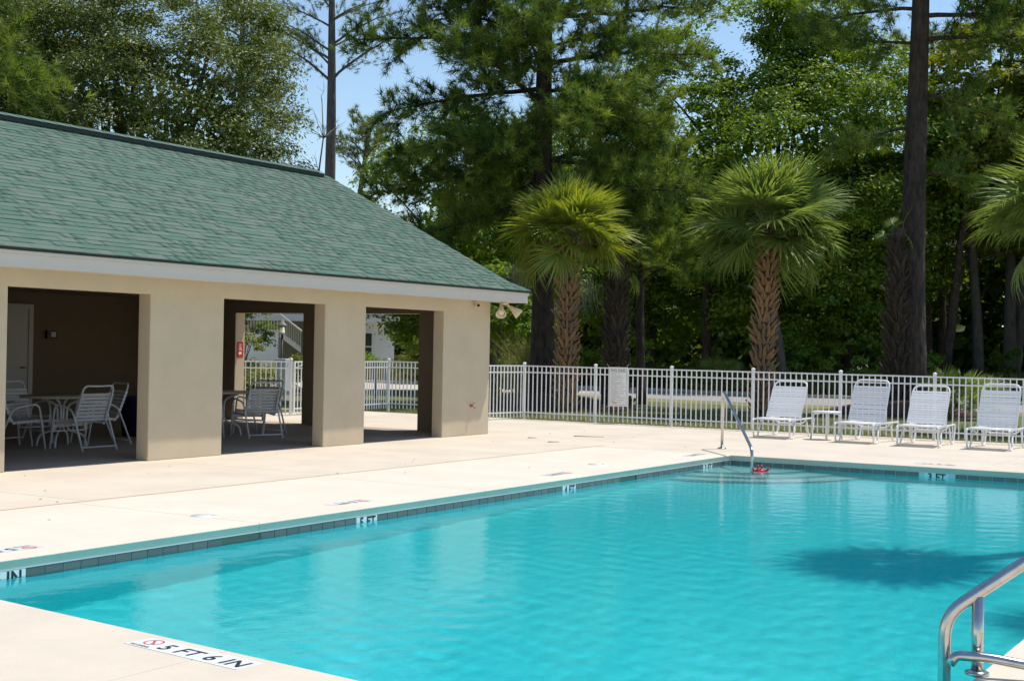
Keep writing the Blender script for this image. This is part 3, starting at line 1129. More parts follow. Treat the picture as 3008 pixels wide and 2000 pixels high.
for (x, z) in ((-SW / 2 + 0.012, SZ1 - 0.012), (SW / 2 - 0.012, SZ1 - 0.012), (-SW / 2 + 0.012, SZ0 + 0.012), (SW / 2 - 0.012, SZ0 + 0.012)):
    dx = -0.05 if x < 0 else 0.04
    MB().tube([(x, 0.012, z), (x, -0.012, z), (x + dx * 0.3, -0.014, z + (0.05 if z > 0.8 else -0.02)), (x + dx, -0.012, z + (0.07 if z > 0.8 else -0.04))], 0.0025, 5).build('cable_tie', 'white_metal', sg)


# ================================================================== DEPTH MARKERS
def wall_marker(txt, y0, y1, label, sx=1.0):
    r_ = thing('depth_marker', label, 'marker', (xa + 0.006, (y0 + y1) / 2, -0.152), group='depth markers along the waterline')
    n_ = int(round((y1 - y0) / 0.175))
    w = (y1 - y0) / n_
    for i in range(n_):
        MB().box((-0.005, -(y1 - y0) / 2 + i * w + 0.002, -0.070), (0.002, -(y1 - y0) / 2 + (i + 1) * w - 0.002, 0.068)).build('tile', 'marker_tile', r_)
    me = text_mesh(txt, 0.130, 'marker_black', 0.0006, 0.0035, 'CENTER', 1.05)
    o = link('lettering', me, r_, (0.0035, 0.0, -0.035))
    o['kind'] = 'stuff'
    o.matrix_local = Matrix(((0, 0, 1, 0.0035), (1, 0, 0, 0.01), (0, 1, 0, -0.028), (0, 0, 0, 1)))
    return r_


wall_marker('6 IN', 6.436, 6.768, 'white waterline tiles lettered IN at the near end of the pool wall')
wall_marker('5 FT', 10.636, 10.968, 'white waterline tiles lettered 5 FT below the middle of the pavilion')
wall_marker('4 FT', 14.668, 15.000, 'white waterline tiles lettered 4 FT between two stretches of grey tile')
wall_marker('3 FT', 18.868, 19.200, 'white waterline tiles lettered 3 FT beside the corner steps')
r_ = thing('depth_marker', 'white waterline tiles lettered 3 FT on the far wall below the loungers', 'marker', (-5.105, wy1 - 0.006, -0.152), group='depth markers along the waterline')
for i in range(2):
    MB().box((-0.17 + 0.17 * i + 0.002, -0.002, -0.070), (-0.17 + 0.17 * (i + 1) - 0.002, 0.005, 0.068)).build('tile', 'marker_tile', r_)
me = text_mesh('3 FT', 0.130, 'marker_black', 0.0006, 0.0035, 'CENTER', 1.05)
o = link('lettering', me, r_)
o['kind'] = 'stuff'
o.matrix_local = Matrix(((1, 0, 0, 0.005), (0, 0, -1, -0.0035), (0, 1, 0, -0.028), (0, 0, 0, 1)))


def deck_marker(txt, c, rz, length, label, wid=0.18, ts=0.15):
    """white tiles let into the deck; local x runs along the lettering"""
    r_ = thing('deck_marker', label, 'marker', (c[0], c[1], 0.0005), rz, 'no diving markers set in the deck')
    n_ = max(2, int(round(length / 0.175)))
    w = length / n_
    for i in range(n_):
        MB().box((-length / 2 + i * w, -wid / 2, -0.01), (-length / 2 + (i + 1) * w - 0.0015, wid / 2, 0.0025)).build('tile', 'marker_tile', r_)
    x0 = -length / 2
    # no-diving roundel
    mb = MB()
    cx_, cy_, ro, ri = x0 + 0.105, 0.022, 0.056, 0.046
    for i in range(28):
        a, b = 2 * math.pi * i / 28, 2 * math.pi * (i + 1) / 28
        mb.poly([(cx_ + ri * math.cos(a), cy_ + ri * math.sin(a), 0.0035), (cx_ + ro * math.cos(a), cy_ + ro * math.sin(a), 0.0035), (cx_ + ro * math.cos(b), cy_ + ro * math.sin(b), 0.0035), (cx_ + ri * math.cos(b), cy_ + ri * math.sin(b), 0.0035)])
    d_ = Vector((1, -1, 0)).normalized() * ri
    e_ = Vector((1, 1, 0)).normalized() * 0.007
    c_ = Vector((cx_, cy_, 0.0036))
    mb.poly([c_ - d_ - e_, c_ + d_ - e_, c_ + d_ + e_, c_ - d_ + e_])
    mb.build('roundel', 'marker_red', r_)
    # diver and water in the roundel
    mb = MB()
    mb.poly([(cx_ - 0.026, cy_ + 0.014, 0.0032), (cx_ - 0.020, cy_ + 0.010, 0.0032), (cx_ + 0.012, cy_ - 0.010, 0.0032), (cx_ + 0.006, cy_ - 0.004, 0.0032), (cx_ - 0.014, cy_ + 0.016, 0.0032)])
    mb.poly([(cx_ - 0.002, cy_ - 0.026, 0.0032), (cx_ + 0.032, cy_ - 0.026, 0.0032), (cx_ + 0.032, cy_ - 0.022, 0.0032), (cx_ - 0.002, cy_ - 0.022, 0.0032)])
    mb.build('diver', 'marker_black', r_)
    me = text_mesh('NO DIVING', 0.028, 'marker_black', 0.0002, 0.0006, 'CENTER')
    link('caption', me, r_, (cx_, -wid / 2 + 0.012, 0.0032))
    me = text_mesh(txt, ts, 'marker_black', 0.0002, 0.003, 'LEFT', 1.08)
    link('lettering', me, r_, (x0 + 0.215, -wid / 2 + 0.034, 0.0032))['kind'] = 'stuff'
    return r_


deck_marker('5 FT 6 IN', (-5.02, 5.175), math.atan(-0.117), 0.88, 'white deck tiles reading no diving 5 FT 6 IN at the near pool edge')
deck_marker('5 FT 6 IN', (-8.55, 6.72), R(-90), 0.88, 'white deck tiles with red roundel at the near end of the long edge')
deck_marker('5 FT', (-8.58, 11.0), R(-90), 0.60, 'white deck tiles right of the nearer round skimmer lid')
deck_marker('4 FT', (-8.58, 15.2), R(-90), 0.60, 'white deck tiles left of the farther round skimmer lid')
deck_marker('3 FT', (-8.60, 19.45), R(-90), 0.60, 'white deck tiles near the far handrail post')
deck_marker('3 FT', (-5.25, 20.42), R(180), 0.60, 'white deck tiles on the far deck in front of the loungers')

for i, (x, y) in enumerate(((-8.91, 9.31), (-8.90, 16.85))):
    t_ = thing('skimmer_lid', ('round white skimmer lid on the deck nearer the camera', 'round white skimmer lid on the deck nearer the corner steps')[i], 'lid', (x, y, 0), group='skimmer lids in the deck')
    MB().lathe([(0.132, -0.01), (0.132, 0.003), (0.122, 0.004)], n=28).build('rim', 'marker_tile', t_)
    MB().lathe([(0.120, 0.0), (0.120, 0.005), (0.0, 0.006)], n=28).build('cover', 'marker_tile', t_)
    MB().lathe([(0.010, 0.004), (0.010, 0.0072), (0.0, 0.0073)], c=(0.07, 0.03, 0), n=8).build('finger_hole', 'marker_black', t_)

# ================================================================== HANDRAILS
hr = thing('handrail', 'bent steel handrail running from the far deck down to the corner steps', 'handrail', (-8.83, 21.02, 0))
a = Vector((-8.83, 21.02, 0))
top = Vector((-8.80, 20.98, 0.95))
wat = Vector((-7.46, 18.88, -0.125))
d1 = Vector((wat.x - top.x, wat.y - top.y, 0))
bend = Vector((wat.x, wat.y, 0.17)) - d1.normalized() * 0.02
path = fillet([a, top, bend, Vector((wat.x, wat.y, -0.6))], 0.13, 7)
MB().tube(path, 0.0235, 12).build('rail', 'steel', hr, True)
MB().lathe([(0.075, 0.0), (0.07, 0.018), (0.03, 0.03)], c=a, n=18).build('flange', 'steel', hr, True)
hr2 = thing('handrail', 'thick bent steel handrail at the near right edge of the pool', 'handrail', (-1.62, 7.05, 0))
RR = 0.031


def rl(x, z):
    return Vector((x, 7.05 + 0.30 * (x + 1.76), z))


path = fillet([rl(-1.755, -0.9), rl(-1.755, 0.285), rl(-1.35, 0.605), rl(-0.95, 0.92), rl(-0.70, 0.92), rl(-0.60, 0.0)], 0.11, 7)
MB().tube(path, RR, 14).build('top_rail', 'steel', hr2, True)
MB().tube([rl(-1.607, -0.01), rl(-1.607, 0.385)], RR * 0.93, 14).build('upright', 'steel', hr2, True)
MB().lathe([(0.06, 0.0), (0.058, 0.012), (0.034, 0.02)], c=rl(-1.607, 0.002), n=16).build('flange', 'steel', hr2, True)
path = fillet([rl(-1.727, 0.055), rl(-1.70, 0.098), rl(-1.56, 0.098), rl(-1.30, 0.062), rl(-0.95, 0.03)], 0.06, 6)
path = [p_ + Vector((0.01, -0.055, 0)) for p_ in path]
MB().tube(path, RR * 0.8, 12).build('lower_rail', 'steel', hr2, True)

# red crab-like bath toy floating by the handrail
ty = thing('floating_toy', 'bright red plastic float toy beside the far handrail', 'toy', (-7.36, 18.92, ZW))
ty.scale = (0.66, 0.66, 0.8)
ty.rotation_euler.z = 0.5
MB().lathe([(0.0, -0.035), (0.07, -0.03), (0.105, 0.0), (0.10, 0.02), (0.06, 0.045), (0.0, 0.055)], n=16, M=Matrix.Diagonal((1.15, 0.8, 1, 1))).build('body', 'red_plastic', ty)
for dx in (-0.045, 0.035):
    e = MB().tube([(dx, -0.02, 0.04), (dx, -0.025, 0.08)], [0.02, 0.016], 8).build('eye_stalk', 'red_plastic', ty)
    MB().lathe([(0.0, -0.026), (0.020, -0.018), (0.028, 0.0), (0.020, 0.018), (0.0, 0.026)], c=(dx, -0.025, 0.095), n=10).build('eye', 'red_plastic', e)
MB().tube(fillet([(0.09, 0, 0.01), (0.16, -0.02, 0.02), (0.19, -0.03, 0.075)], 0.03), [0.018] * 6 + [0.030, 0.034] if False else 0.024, 8).build('claw', 'red_plastic', ty)
MB().tube(fillet([(-0.09, 0, 0.01), (-0.14, -0.03, 0.02), (-0.15, -0.06, 0.06)], 0.03), 0.022, 8).build('claw', 'red_plastic', ty)

# ================================================================== SUN LOUNGERS
def make_lounger(rec):
    """local +y towards the head end; front feet at y=0; rec: recline angle of the back from the ground"""
    L_ = thing('sun_lounger', 'x', 'sun lounger', group='white strap sun loungers along the fence')
    hw = 0.345
    rt = 0.0165
    zr = 0.345
    # side rails ending in a front leg loop and a rear leg loop
    for s in (-1, 1):
        x = s * hw
        front = fillet([(x, 0.36, zr), (x, -0.09, zr), (x, -0.02, 0.018), (x, 0.19, 0.018), (x - s * 0.02, 0.29, zr - 0.03)], 0.06, 5)
        MB().tube(front, rt, 8).build('front_leg', 'white_metal', L_)
        MB().tube([(x, 0.34, zr), (x, 1.25, zr)], rt, 8).build('side_rail', 'white_metal', L_)
        rear = fillet([(x - s * 0.02, 0.98, zr - 0.03), (x, 1.06, 0.018), (x, 1.27, 0.018), (x, 1.40, zr), (x, 1.22, zr)], 0.06, 5)
        MB().tube(rear, rt, 8).build('rear_leg', 'white_metal', L_)
    brace = fillet([(-hw + 0.01, 0.28, zr - 0.01), (-hw + 0.11, 0.27, zr - 0.10), (hw - 0.11, 0.27, zr - 0.10), (hw - 0.01, 0.28, zr - 0.01)], 0.06, 5)
    MB().tube(brace, rt * 0.9, 8).build('brace', 'white_metal', L_)
    brace = fillet([(-hw + 0.01, 1.0, zr - 0.01), (-hw + 0.11, 1.0, zr - 0.10), (hw - 0.11, 1.0, zr - 0.10), (hw - 0.01, 1.0, zr - 0.01)], 0.06, 5)
    MB().tube(brace, rt * 0.9, 8).build('brace', 'white_metal', L_)
    MB().tube([(-hw, -0.02, zr + 0.005), (hw, -0.02, zr + 0.005)], rt * 0.9, 8).build('front_bar', 'white_metal', L_)
    # seat straps
    sm_ = MB()
    for j in range(2):
        pass
    st = strap_mesh(hw, 0.0195, 'strap', 'white_vinyl')
    y = 0.005
    for i in range(13):
        o = link('seat_strap', st, L_, (0, 0.015 + 0.0455 * i, zr))
        o.rotation_euler.x = random.uniform(-0.02, 0.02)
    # back frame
    bh = 0.83
    bw = hw - 0.03
    c_, s_ = math.cos(rec), math.sin(rec)

    def bk(x, t, n_=0.0):
        return Vector((x, 0.60 + t * c_ - n_ * s_, zr + 0.01 + t * s_ + n_ * c_))
    fr = fillet([bk(-bw, 0), bk(-bw, bh), bk(bw, bh), bk(bw, 0)], 0.13, 7)
    bf = MB().tube(fr, rt, 8).build('back_frame', 'white_metal', L_)
    bs = strap_mesh(bw, 0.0196, 'strap', 'white_vinyl')
    for i in range(15):
        t = 0.035 + 0.0463 * i
        o = link('back_strap', bs, L_, bk(0, t))
        o.rotation_euler.x = rec + random.uniform(-0.07, 0.07)
        o.location += (bk(0, 1) - bk(0, 0)) * random.uniform(-0.003, 0.003)
    # prop behind the back
    MB().tube([bk(-bw * 0.6, bh * 0.55), (-bw * 0.6, 1.22, zr - 0.02), (bw * 0.6, 1.22, zr - 0.02), bk(bw * 0.6, bh * 0.55)], 0.010, 6).build('prop', 'brown_metal', L_)
    return L_


lg = [(-9.205, 24.25, 0.96, 0.03, 'white strap sun lounger beside the palm trunk, next to the side table'),
      (-7.63, 24.15, 1.13, -0.02, 'white strap sun lounger standing right of the little side table'),
      (-6.50, 24.07, 0.95, 0.05, 'white strap sun lounger in front of the tall pine, second from the right'),
      (-5.345, 24.15, 1.10, 0.0, 'white strap sun lounger at the right end of the row')]
for (x, y, rc, rz, lab) in lg:
    o = make_lounger(rc)
    o.location = (x, y, 0)
    o.rotation_euler.z = rz
    o['label'] = lab
# side table
tb = thing('side_table', 'small round white table between the two left loungers', 'table', (-8.36, 24.78, 0))
MB().lathe([(0.0, 0.485), (0.235, 0.485), (0.255, 0.492), (0.262, 0.505), (0.255, 0.518), (0.235, 0.522), (0.0, 0.522)], n=28).build('table_top', 'white_metal', tb)
for a in (20, 110, 200, 290):
    dx, dy = math.cos(R(a)), math.sin(R(a))
    MB().tube(fillet([(dx * 0.12, dy * 0.12, 0.475), (dx * 0.24, dy * 0.24, 0.475), (dx * 0.28, dy * 0.28, 0.0)], 0.09, 6), 0.015, 8).build('leg', 'white_metal', tb)


# ================================================================== DINING CHAIRS AND TABLES UNDER THE ROOF
def make_chair(fm_='white_metal', sm_='white_vinyl'):
    """local +y towards the chair's back"""
    c = thing('strap_chair', 'x', 'chair', group='strap armchairs around the pavilion tables')
    hw = 0.27
    rt = 0.0145
    for s in (-1, 1):
        x = s * (hw + 0.035)
        path = fillet([(x, -0.30, 0.0), (x, -0.20, 0.655), (x, 0.16, 0.585), (x, 0.40, 0.0)], 0.10, 6)
        MB().tube(path, rt, 8).build('arm', fm_, c)
    MB().tube([(-hw - 0.035, 0.375, 0.06), (hw + 0.035, 0.375, 0.06)], rt * 0.85, 6).build('stretcher', fm_, c)
    MB().tube([(-hw - 0.03, 0.22, 0.435), (hw + 0.03, 0.22, 0.435)], rt * 0.85, 6).build('rear_bar', fm_, c)
    MB().tube([(-hw - 0.03, -0.262, 0.26), (hw + 0.03, -0.262, 0.26)], rt * 0.85, 6).build('front_bar', fm_, c)
    for s in (-1, 1):
        x = s * hw
        MB().tube(fillet([(x, -0.25, 0.26), (x, -0.27, 0.415), (x, 0.15, 0.385), (x, 0.20, 0.44)], 0.06, 5), rt, 8).build('seat_rail', fm_, c)
    hgt = 0.56
    rec = R(70)
    c_, s_ = math.cos(rec), math.sin(rec)

    def bk(x, t):
        return Vector((x, 0.17 + t * c_, 0.40 + t * s_))
    fr = fillet([bk(-hw, 0), bk(-hw, hgt), bk(-hw * 0.3, hgt - 0.01), bk(hw * 0.3, hgt - 0.01), bk(hw, hgt), bk(hw, 0)], 0.10, 6)
    MB().tube(fr, rt, 8).build('back_frame', fm_, c)
    bs = strap_mesh(hw, 0.0215, 'strap', sm_)
    for i in range(8):
        o = link('back_strap', bs, c, bk(0, 0.03 + 0.0545 * i))
        o.rotation_euler.x = rec + random.uniform(-0.05, 0.05)
    for i in range(7):
        t = i / 6
        o = link('seat_strap', bs, c, (0, -0.235 + 0.37 * t, 0.412 - 0.03 * t))
    o = link('seat_strap', bs, c, (0, -0.262, 0.34))
    o.rotation_euler.x = R(85)
    return c


def make_table(x, y, label):
    t = thing('round_table', label, 'table', (x, y, 0), group='round tables under the pavilion')
    MB().lathe([(0.0, 0.715), (0.57, 0.715), (0.60, 0.722), (0.605, 0.735), (0.60, 0.748), (0.0, 0.752)], n=40).build('table_top', 'table_top', t)
    for a in (35, 125, 215, 305):
        dx, dy = math.cos(R(a)), math.sin(R(a))
        MB().tube(fillet([(dx * 0.30, dy * 0.30, 0.70), (dx * 0.07, dy * 0.07, 0.62), (dx * 0.06, dy * 0.06, 0.26), (dx * 0.33, dy * 0.33, 0.17), (dx * 0.36, dy * 0.36, 0.0)], 0.10, 6), 0.017, 8).build('leg', 'white_metal', t)
    return t


make_table(-16.27, 14.0, 'round table with pale top under the first pavilion bay')
make_table(-16.45, 17.50, 'round table with pale top under the second pavilion bay')
ch = make_chair()
# position, facing direction and label of each chair
cs = [(-15.65, 13.82, -1.0, 0.02, 'strap chair with its back to the pool at the first bay table'),
      (-16.33, 14.74, -0.3, -0.95, 'strap chair at the right of the first bay table'),
      (-17.15, 14.03, 1.0, 0.0, 'strap chair behind the first bay table facing the pool'),
      (-16.37, 13.30, 0.39, 0.92, 'strap chair at the left of the first bay, cut by the pillar'),
      (-15.78, 17.64, -0.93, 0.36, 'strap chair with its back to the pool at the second bay table'),
      (-16.27, 18.26, 0.1, -1.0, 'dark backlit strap chair at the far side of the second bay table'),
      (-16.20, 16.72, -0.1, 1.0, 'strap chair at the left of the second bay, mostly behind the pillar')]
for i, (x, y, dx, dy, lab) in enumerate(cs):
    rz = math.atan2(dy, dx) + math.pi / 2
    if i == 0:
        ch.location = (x, y, 0)
        ch.rotation_euler.z = rz
        ch['label'] = lab
    else:
        dup(ch, (x, y, 0), rz, lab)
# blue bin in the dark behind the first table
bn = thing('blue_bin', 'dark blue plastic bin standing behind the first bay chairs', 'bin', (-17.2, 16.3, 0))
MB().lathe([(0.20, 0.0), (0.25, 0.62), (0.27, 0.63), (0.27, 0.66), (0.25, 0.66), (0.24, 0.62), (0.19, 0.03), (0.0, 0.03)], n=20).build('tub', 'blue_plastic', bn)
MB().tube([(-0.27, 0, 0.58), (-0.31, 0, 0.54), (-0.27, 0, 0.50)], 0.012, 6).build('handle', 'blue_plastic', bn)

# ================================================================== LITTER ON DECK AND WATER
tw = [((-12.05, 21.9), 0.55, 0.3), ((-11.6, 20.2), 0.2, 0.9), ((-12.4, 20.9), 0.16, 0.2)]
for i, ((x, y), Ln, a) in enumerate(tw):
    mb = MB()
    pts = [(x + Ln * t * math.cos(a) + random.gauss(0, 0.01), y + Ln * t * math.sin(a) + random.gauss(0, 0.012), 0.008 + 0.006 * abs(math.sin(t * 9))) for t in np.linspace(0, 1, 9)]
    mb.tube(pts, [0.007 - 0.004 * t for t in np.linspace(0, 1, 9)], 5)
    tag(mb.build('twig', 'leaf_brown'), ('long brown twig lying on the deck beyond the far deck marker', 'short brown twig on the deck near the corner pillar', 'tiny brown twig on the deck close to the corner pillar')[i], 'twig', 'twigs fallen on the deck')
pts_, nr_ = [], []
for i in range(30):
    x, y = random.uniform(-13.2, -8.6), random.uniform(8, 25.5)
    pts_.append((x, y, 0.006))
    nr_.append((0, 0, 1))
o = link('fallen_leaves', leaves_mesh('fallen_leaves', pts_, nr_, 0.042, 'leaf_brown', 0.4, jitter=0.3))
tag(o, 'small brown leaves scattered over the deck', 'leaves', kind='stuff')

# ================================================================== VEGETATION
RGT = Vector((0.853, 0.521, 0))      # the direction along which the tree line is seen side-on
FWD = Vector((-0.521, 0.853, 0))


# ---- cabbage palms
def frond_mesh(name, mt, Lp, Ls, droop, nseg, seed, arc=105):
    g = np.random.default_rng(seed)
    V, F, vals = [], [], []
    # petiole
    mb = MB()
    for i in range(nseg):
        ph = R(-arc + 2 * arc * (i + 0.5) / nseg) + g.normal(0, 0.02)
        L = Ls * (1 - 0.30 * (abs(ph) / R(arc)) ** 1.6) * g.uniform(0.9, 1.08)
        d = np.array([math.sin(ph), math.cos(ph), 0.0])
        lat = np.array([math.cos(ph), -math.sin(ph), 0.0])
        w = 0.026 * g.uniform(0.85, 1.15)
        dr = droop * g.uniform(0.5, 1.6)
        lift = 0.10 * abs(math.sin(ph))
        tb = g.normal(0, 0.05)
        base = len(V)
        K = 5
        for k in range(K):
            t = k / (K - 1)
            p = d * L * (t - 0.22 * dr * t ** 3) + lat * tb * t * t * L
            p = p + np.array([0, Lp, 0])
            z = lift * t * L + 0.05 * t - dr * L * 0.62 * t ** 2.6
            z -= 0.10 * max(0.0, math.cos(ph)) * t * L
            ww = w * (0.35 + 1.2 * t if t < 0.45 else (1 - t) * 1.55 + 0.04)
            p = p + np.array([0, 0, z])
            V.append(tuple(p - lat * ww + np.array([0, 0, ww * 0.55])))
            V.append(tuple(p))
            V.append(tuple(p + lat * ww + np.array([0, 0, ww * 0.55])))
        vv = g.uniform(0, 1)
        for k in range(K - 1):
            a = base + 3 * k
            F += [(a, a + 1, a + 4, a + 3), (a + 1, a + 2, a + 5, a + 4)]
            vals += [vv, vv]
    return arr_mesh(name, np.array(V), 4, np.array(F).ravel(), mt, np.array(vals))


PAL = {}
for key, mt in (('yel', 'palm_leaf'), ('gry', 'palm_leaf_grey')):
    PAL[key] = [frond_mesh('frond', mt, 0.0, 1.0, dr, 44, 10 + i, arc) for i, (dr, arc) in enumerate(((0.16, 98), (0.26, 106), (0.42, 112), (0.62, 118)))]
bootm = MB()
for s in (-1, 1):       # a split leaf base: two prongs leaning outwards from one root
    k0 = len(bootm.v)
    bootm.v += [(s * 0.0, 0.0, 0.0), (s * 0.095, -0.01, 0.0), (s * 0.115, 0.05, 0.12), (s * 0.150, 0.14, 0.27), (s * 0.115, 0.125, 0.285), (s * 0.022, 0.05, 0.13),
                (s * 0.0, 0.03, -0.01), (s * 0.085, 0.025, -0.01), (s * 0.105, 0.085, 0.11), (s * 0.143, 0.158, 0.26), (s * 0.110, 0.145, 0.275), (s * 0.022, 0.085, 0.12)]
    fs = [(0, 1, 2, 5), (5, 2, 3, 4), (6, 11, 8, 7), (11, 10, 9, 8), (1, 7, 8, 2), (2, 8, 9, 3), (3, 9, 10, 4), (4, 10, 11, 5), (5, 11, 6, 0)]
    for f in fs:
        f = tuple(k0 + i for i in f)
        bootm.f.append(f if s > 0 else f[::-1])
        bootm.sm.append(False)
boot_meshes = {m_: bootm.mesh('leaf_base', m_) for m_ in ('palm_boot', 'palm_boot_dark')}


def make_palm(label, loc, h, r0, n_fr, Lp, Lb, key, boot='palm_boot', lean=(0, 0), group='cabbage palms', boots=True, seed=0, elo=-22, ehi=86, vs=1.0):
    g = random.Random(seed)
    t = thing('cabbage_palm', label, 'palm', loc, 0, group)
    pts = [Vector((lean[0] * k * k, lean[1] * k * k, -0.15 + (h + 0.15) * k)) for k in np.linspace(0, 1, 9)]
    MB().tube(pts, [r0 * (1.15 - 0.25 * k if k < 0.3 else 1.07 - 0.35 * (k - 0.3)) for k in np.linspace(0, 1, 9)], 14).build('trunk', 'palm_bark', t)
    if boots:
        bm_ = boot_meshes[boot]
        step = 0.185
        nr = int((h - 0.25) / step)
        per = 7
        for i in range(nr):
            k = i / nr
            c = Vector((lean[0] * k * k, lean[1] * k * k, 0.05 + i * step))
            rr_ = r0 * (1.1 - 0.3 * k)
            for j in range(per):
                a = 2 * math.pi * (j + 0.5 * (i % 2)) / per + g.uniform(-0.08, 0.08)
                # only leaf bases that any nearby view can see
                d = Vector((math.cos(a), math.sin(a), 0))
                if d.dot(FWD) > 0.45:
                    continue
                o = link('leaf_base', bm_, t, c + d * rr_ * 0.93)
                sc = g.uniform(0.8, 1.3) * (r0 / 0.24)
                o.rotation_euler = (g.uniform(-0.30, 0.10), g.uniform(-0.3, 0.3), a - math.pi / 2)
                o.scale = (sc, sc, sc * g.uniform(0.8, 1.15))
    top = pts[-1]
    for i in range(n_fr):
        k = (i + 0.5) / n_fr
        el = R(ehi + (elo - ehi) * k ** 0.95) + g.uniform(-0.28, 0.22)
        az_ = i * 2.39996 + g.uniform(-0.2, 0.2)
        var = min(3, max(0, (0 if el > R(45) else (1 if el > R(10) else (2 if el > R(-12) else 3))) + g.choice((-1, 0, 0, 1))))
        lp = Lp * g.uniform(0.65, 1.2)
        # petiole arches out, then the blade hangs on at its end
        d = Vector((math.cos(az_), math.sin(az_), 0))
        p0 = top + d * r0 * 0.5 + Vector((0, 0, -0.25 * k))
        p1 = p0 + (d * math.cos(el) + Vector((0, 0, math.sin(el)))) * lp * 0.55
        el2 = el - 0.20
        p2 = p1 + (d * math.cos(el2) + Vector((0, 0, math.sin(el2)))) * lp * 0.5
        fr = MB().tube([p0, p1, p2], [0.022, 0.014, 0.010], 5, cap=False).build('petiole', 'petiole', t)
        bl = link('frond', PAL[key][var], fr)
        el3 = el2 - 0.12
        yv = d * math.cos(el3) + Vector((0, 0, math.sin(el3)))
        xv = Vector((-d.y, d.x, 0))
        xv = (Matrix.Rotation(g.uniform(-0.7, 0.7), 3, yv) @ xv)
        zv = xv.cross(yv)
        if zv.z < 0 and el3 < R(85):
            xv = -xv
            zv = xv.cross(yv)
        Mx = Matrix((xv, yv, zv)).transposed().to_4x4()
        sc = Lb * g.uniform(0.8, 1.12)
        bl.matrix_local = Matrix.Translation(p2) @ Mx @ Matrix.Diagonal((sc, sc, sc * vs, 1))
    return t


make_palm('bright yellow-green cabbage palm beside the pavilion roof corner', (-18.16, 32.53, -0.1), 4.75, 0.205, 60, 0.72, 1.15, 'yel', seed=1, elo=-12)
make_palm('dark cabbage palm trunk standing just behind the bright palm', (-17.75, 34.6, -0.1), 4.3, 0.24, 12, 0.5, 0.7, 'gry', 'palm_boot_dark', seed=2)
make_palm('big grey-green cabbage palm behind the leftmost lounger', (-13.05, 33.6, -0.1), 4.85, 0.205, 64, 0.92, 1.30, 'gry', seed=3, lean=(0.12, 0), elo=-14)
make_palm('cabbage palm at the right edge with hanging fan leaves', (-5.55, 32.6, -0.1), 4.95, 0.25, 44, 1.1, 1.25, 'gry', seed=4, elo=-18)
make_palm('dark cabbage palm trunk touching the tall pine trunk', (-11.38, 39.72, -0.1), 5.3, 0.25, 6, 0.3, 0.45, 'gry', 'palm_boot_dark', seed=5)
make_palm('tall cabbage palm beside the pool whose crown shades the water', (-1.05, 16.35, 0.0), 9.7, 0.14, 11, 0.14, 1.12, 'gry', boots=False, elo=-15, ehi=70, seed=6, group='palms beside the pool')
make_palm('cabbage palm by the right deck shading the near water', (0.95, 14.5, 0.0), 9.3, 0.14, 11, 0.14, 1.10, 'gry', boots=False, elo=-15, ehi=70, seed=8, group='palms beside the pool')
# low palmettos
for i, (x, y, sc, lab) in enumerate(((-9.3, 37.3, 0.72, 'dark saw palmetto low at the foot of the tall pine'), (-10.2, 42.0, 0.9, 'palmetto clump at the road edge behind the tall pine'), (-22.3, 52.5, 1.0, 'palmetto fan in the shade of the far trees'))):
    make_palm(lab, (x, y, -0.1), 0.35, 0.10, 16, 0.8 * sc, 0.8 * sc, 'gry', boots=False, seed=30 + i, group='low palmettos', elo=8, ehi=75)


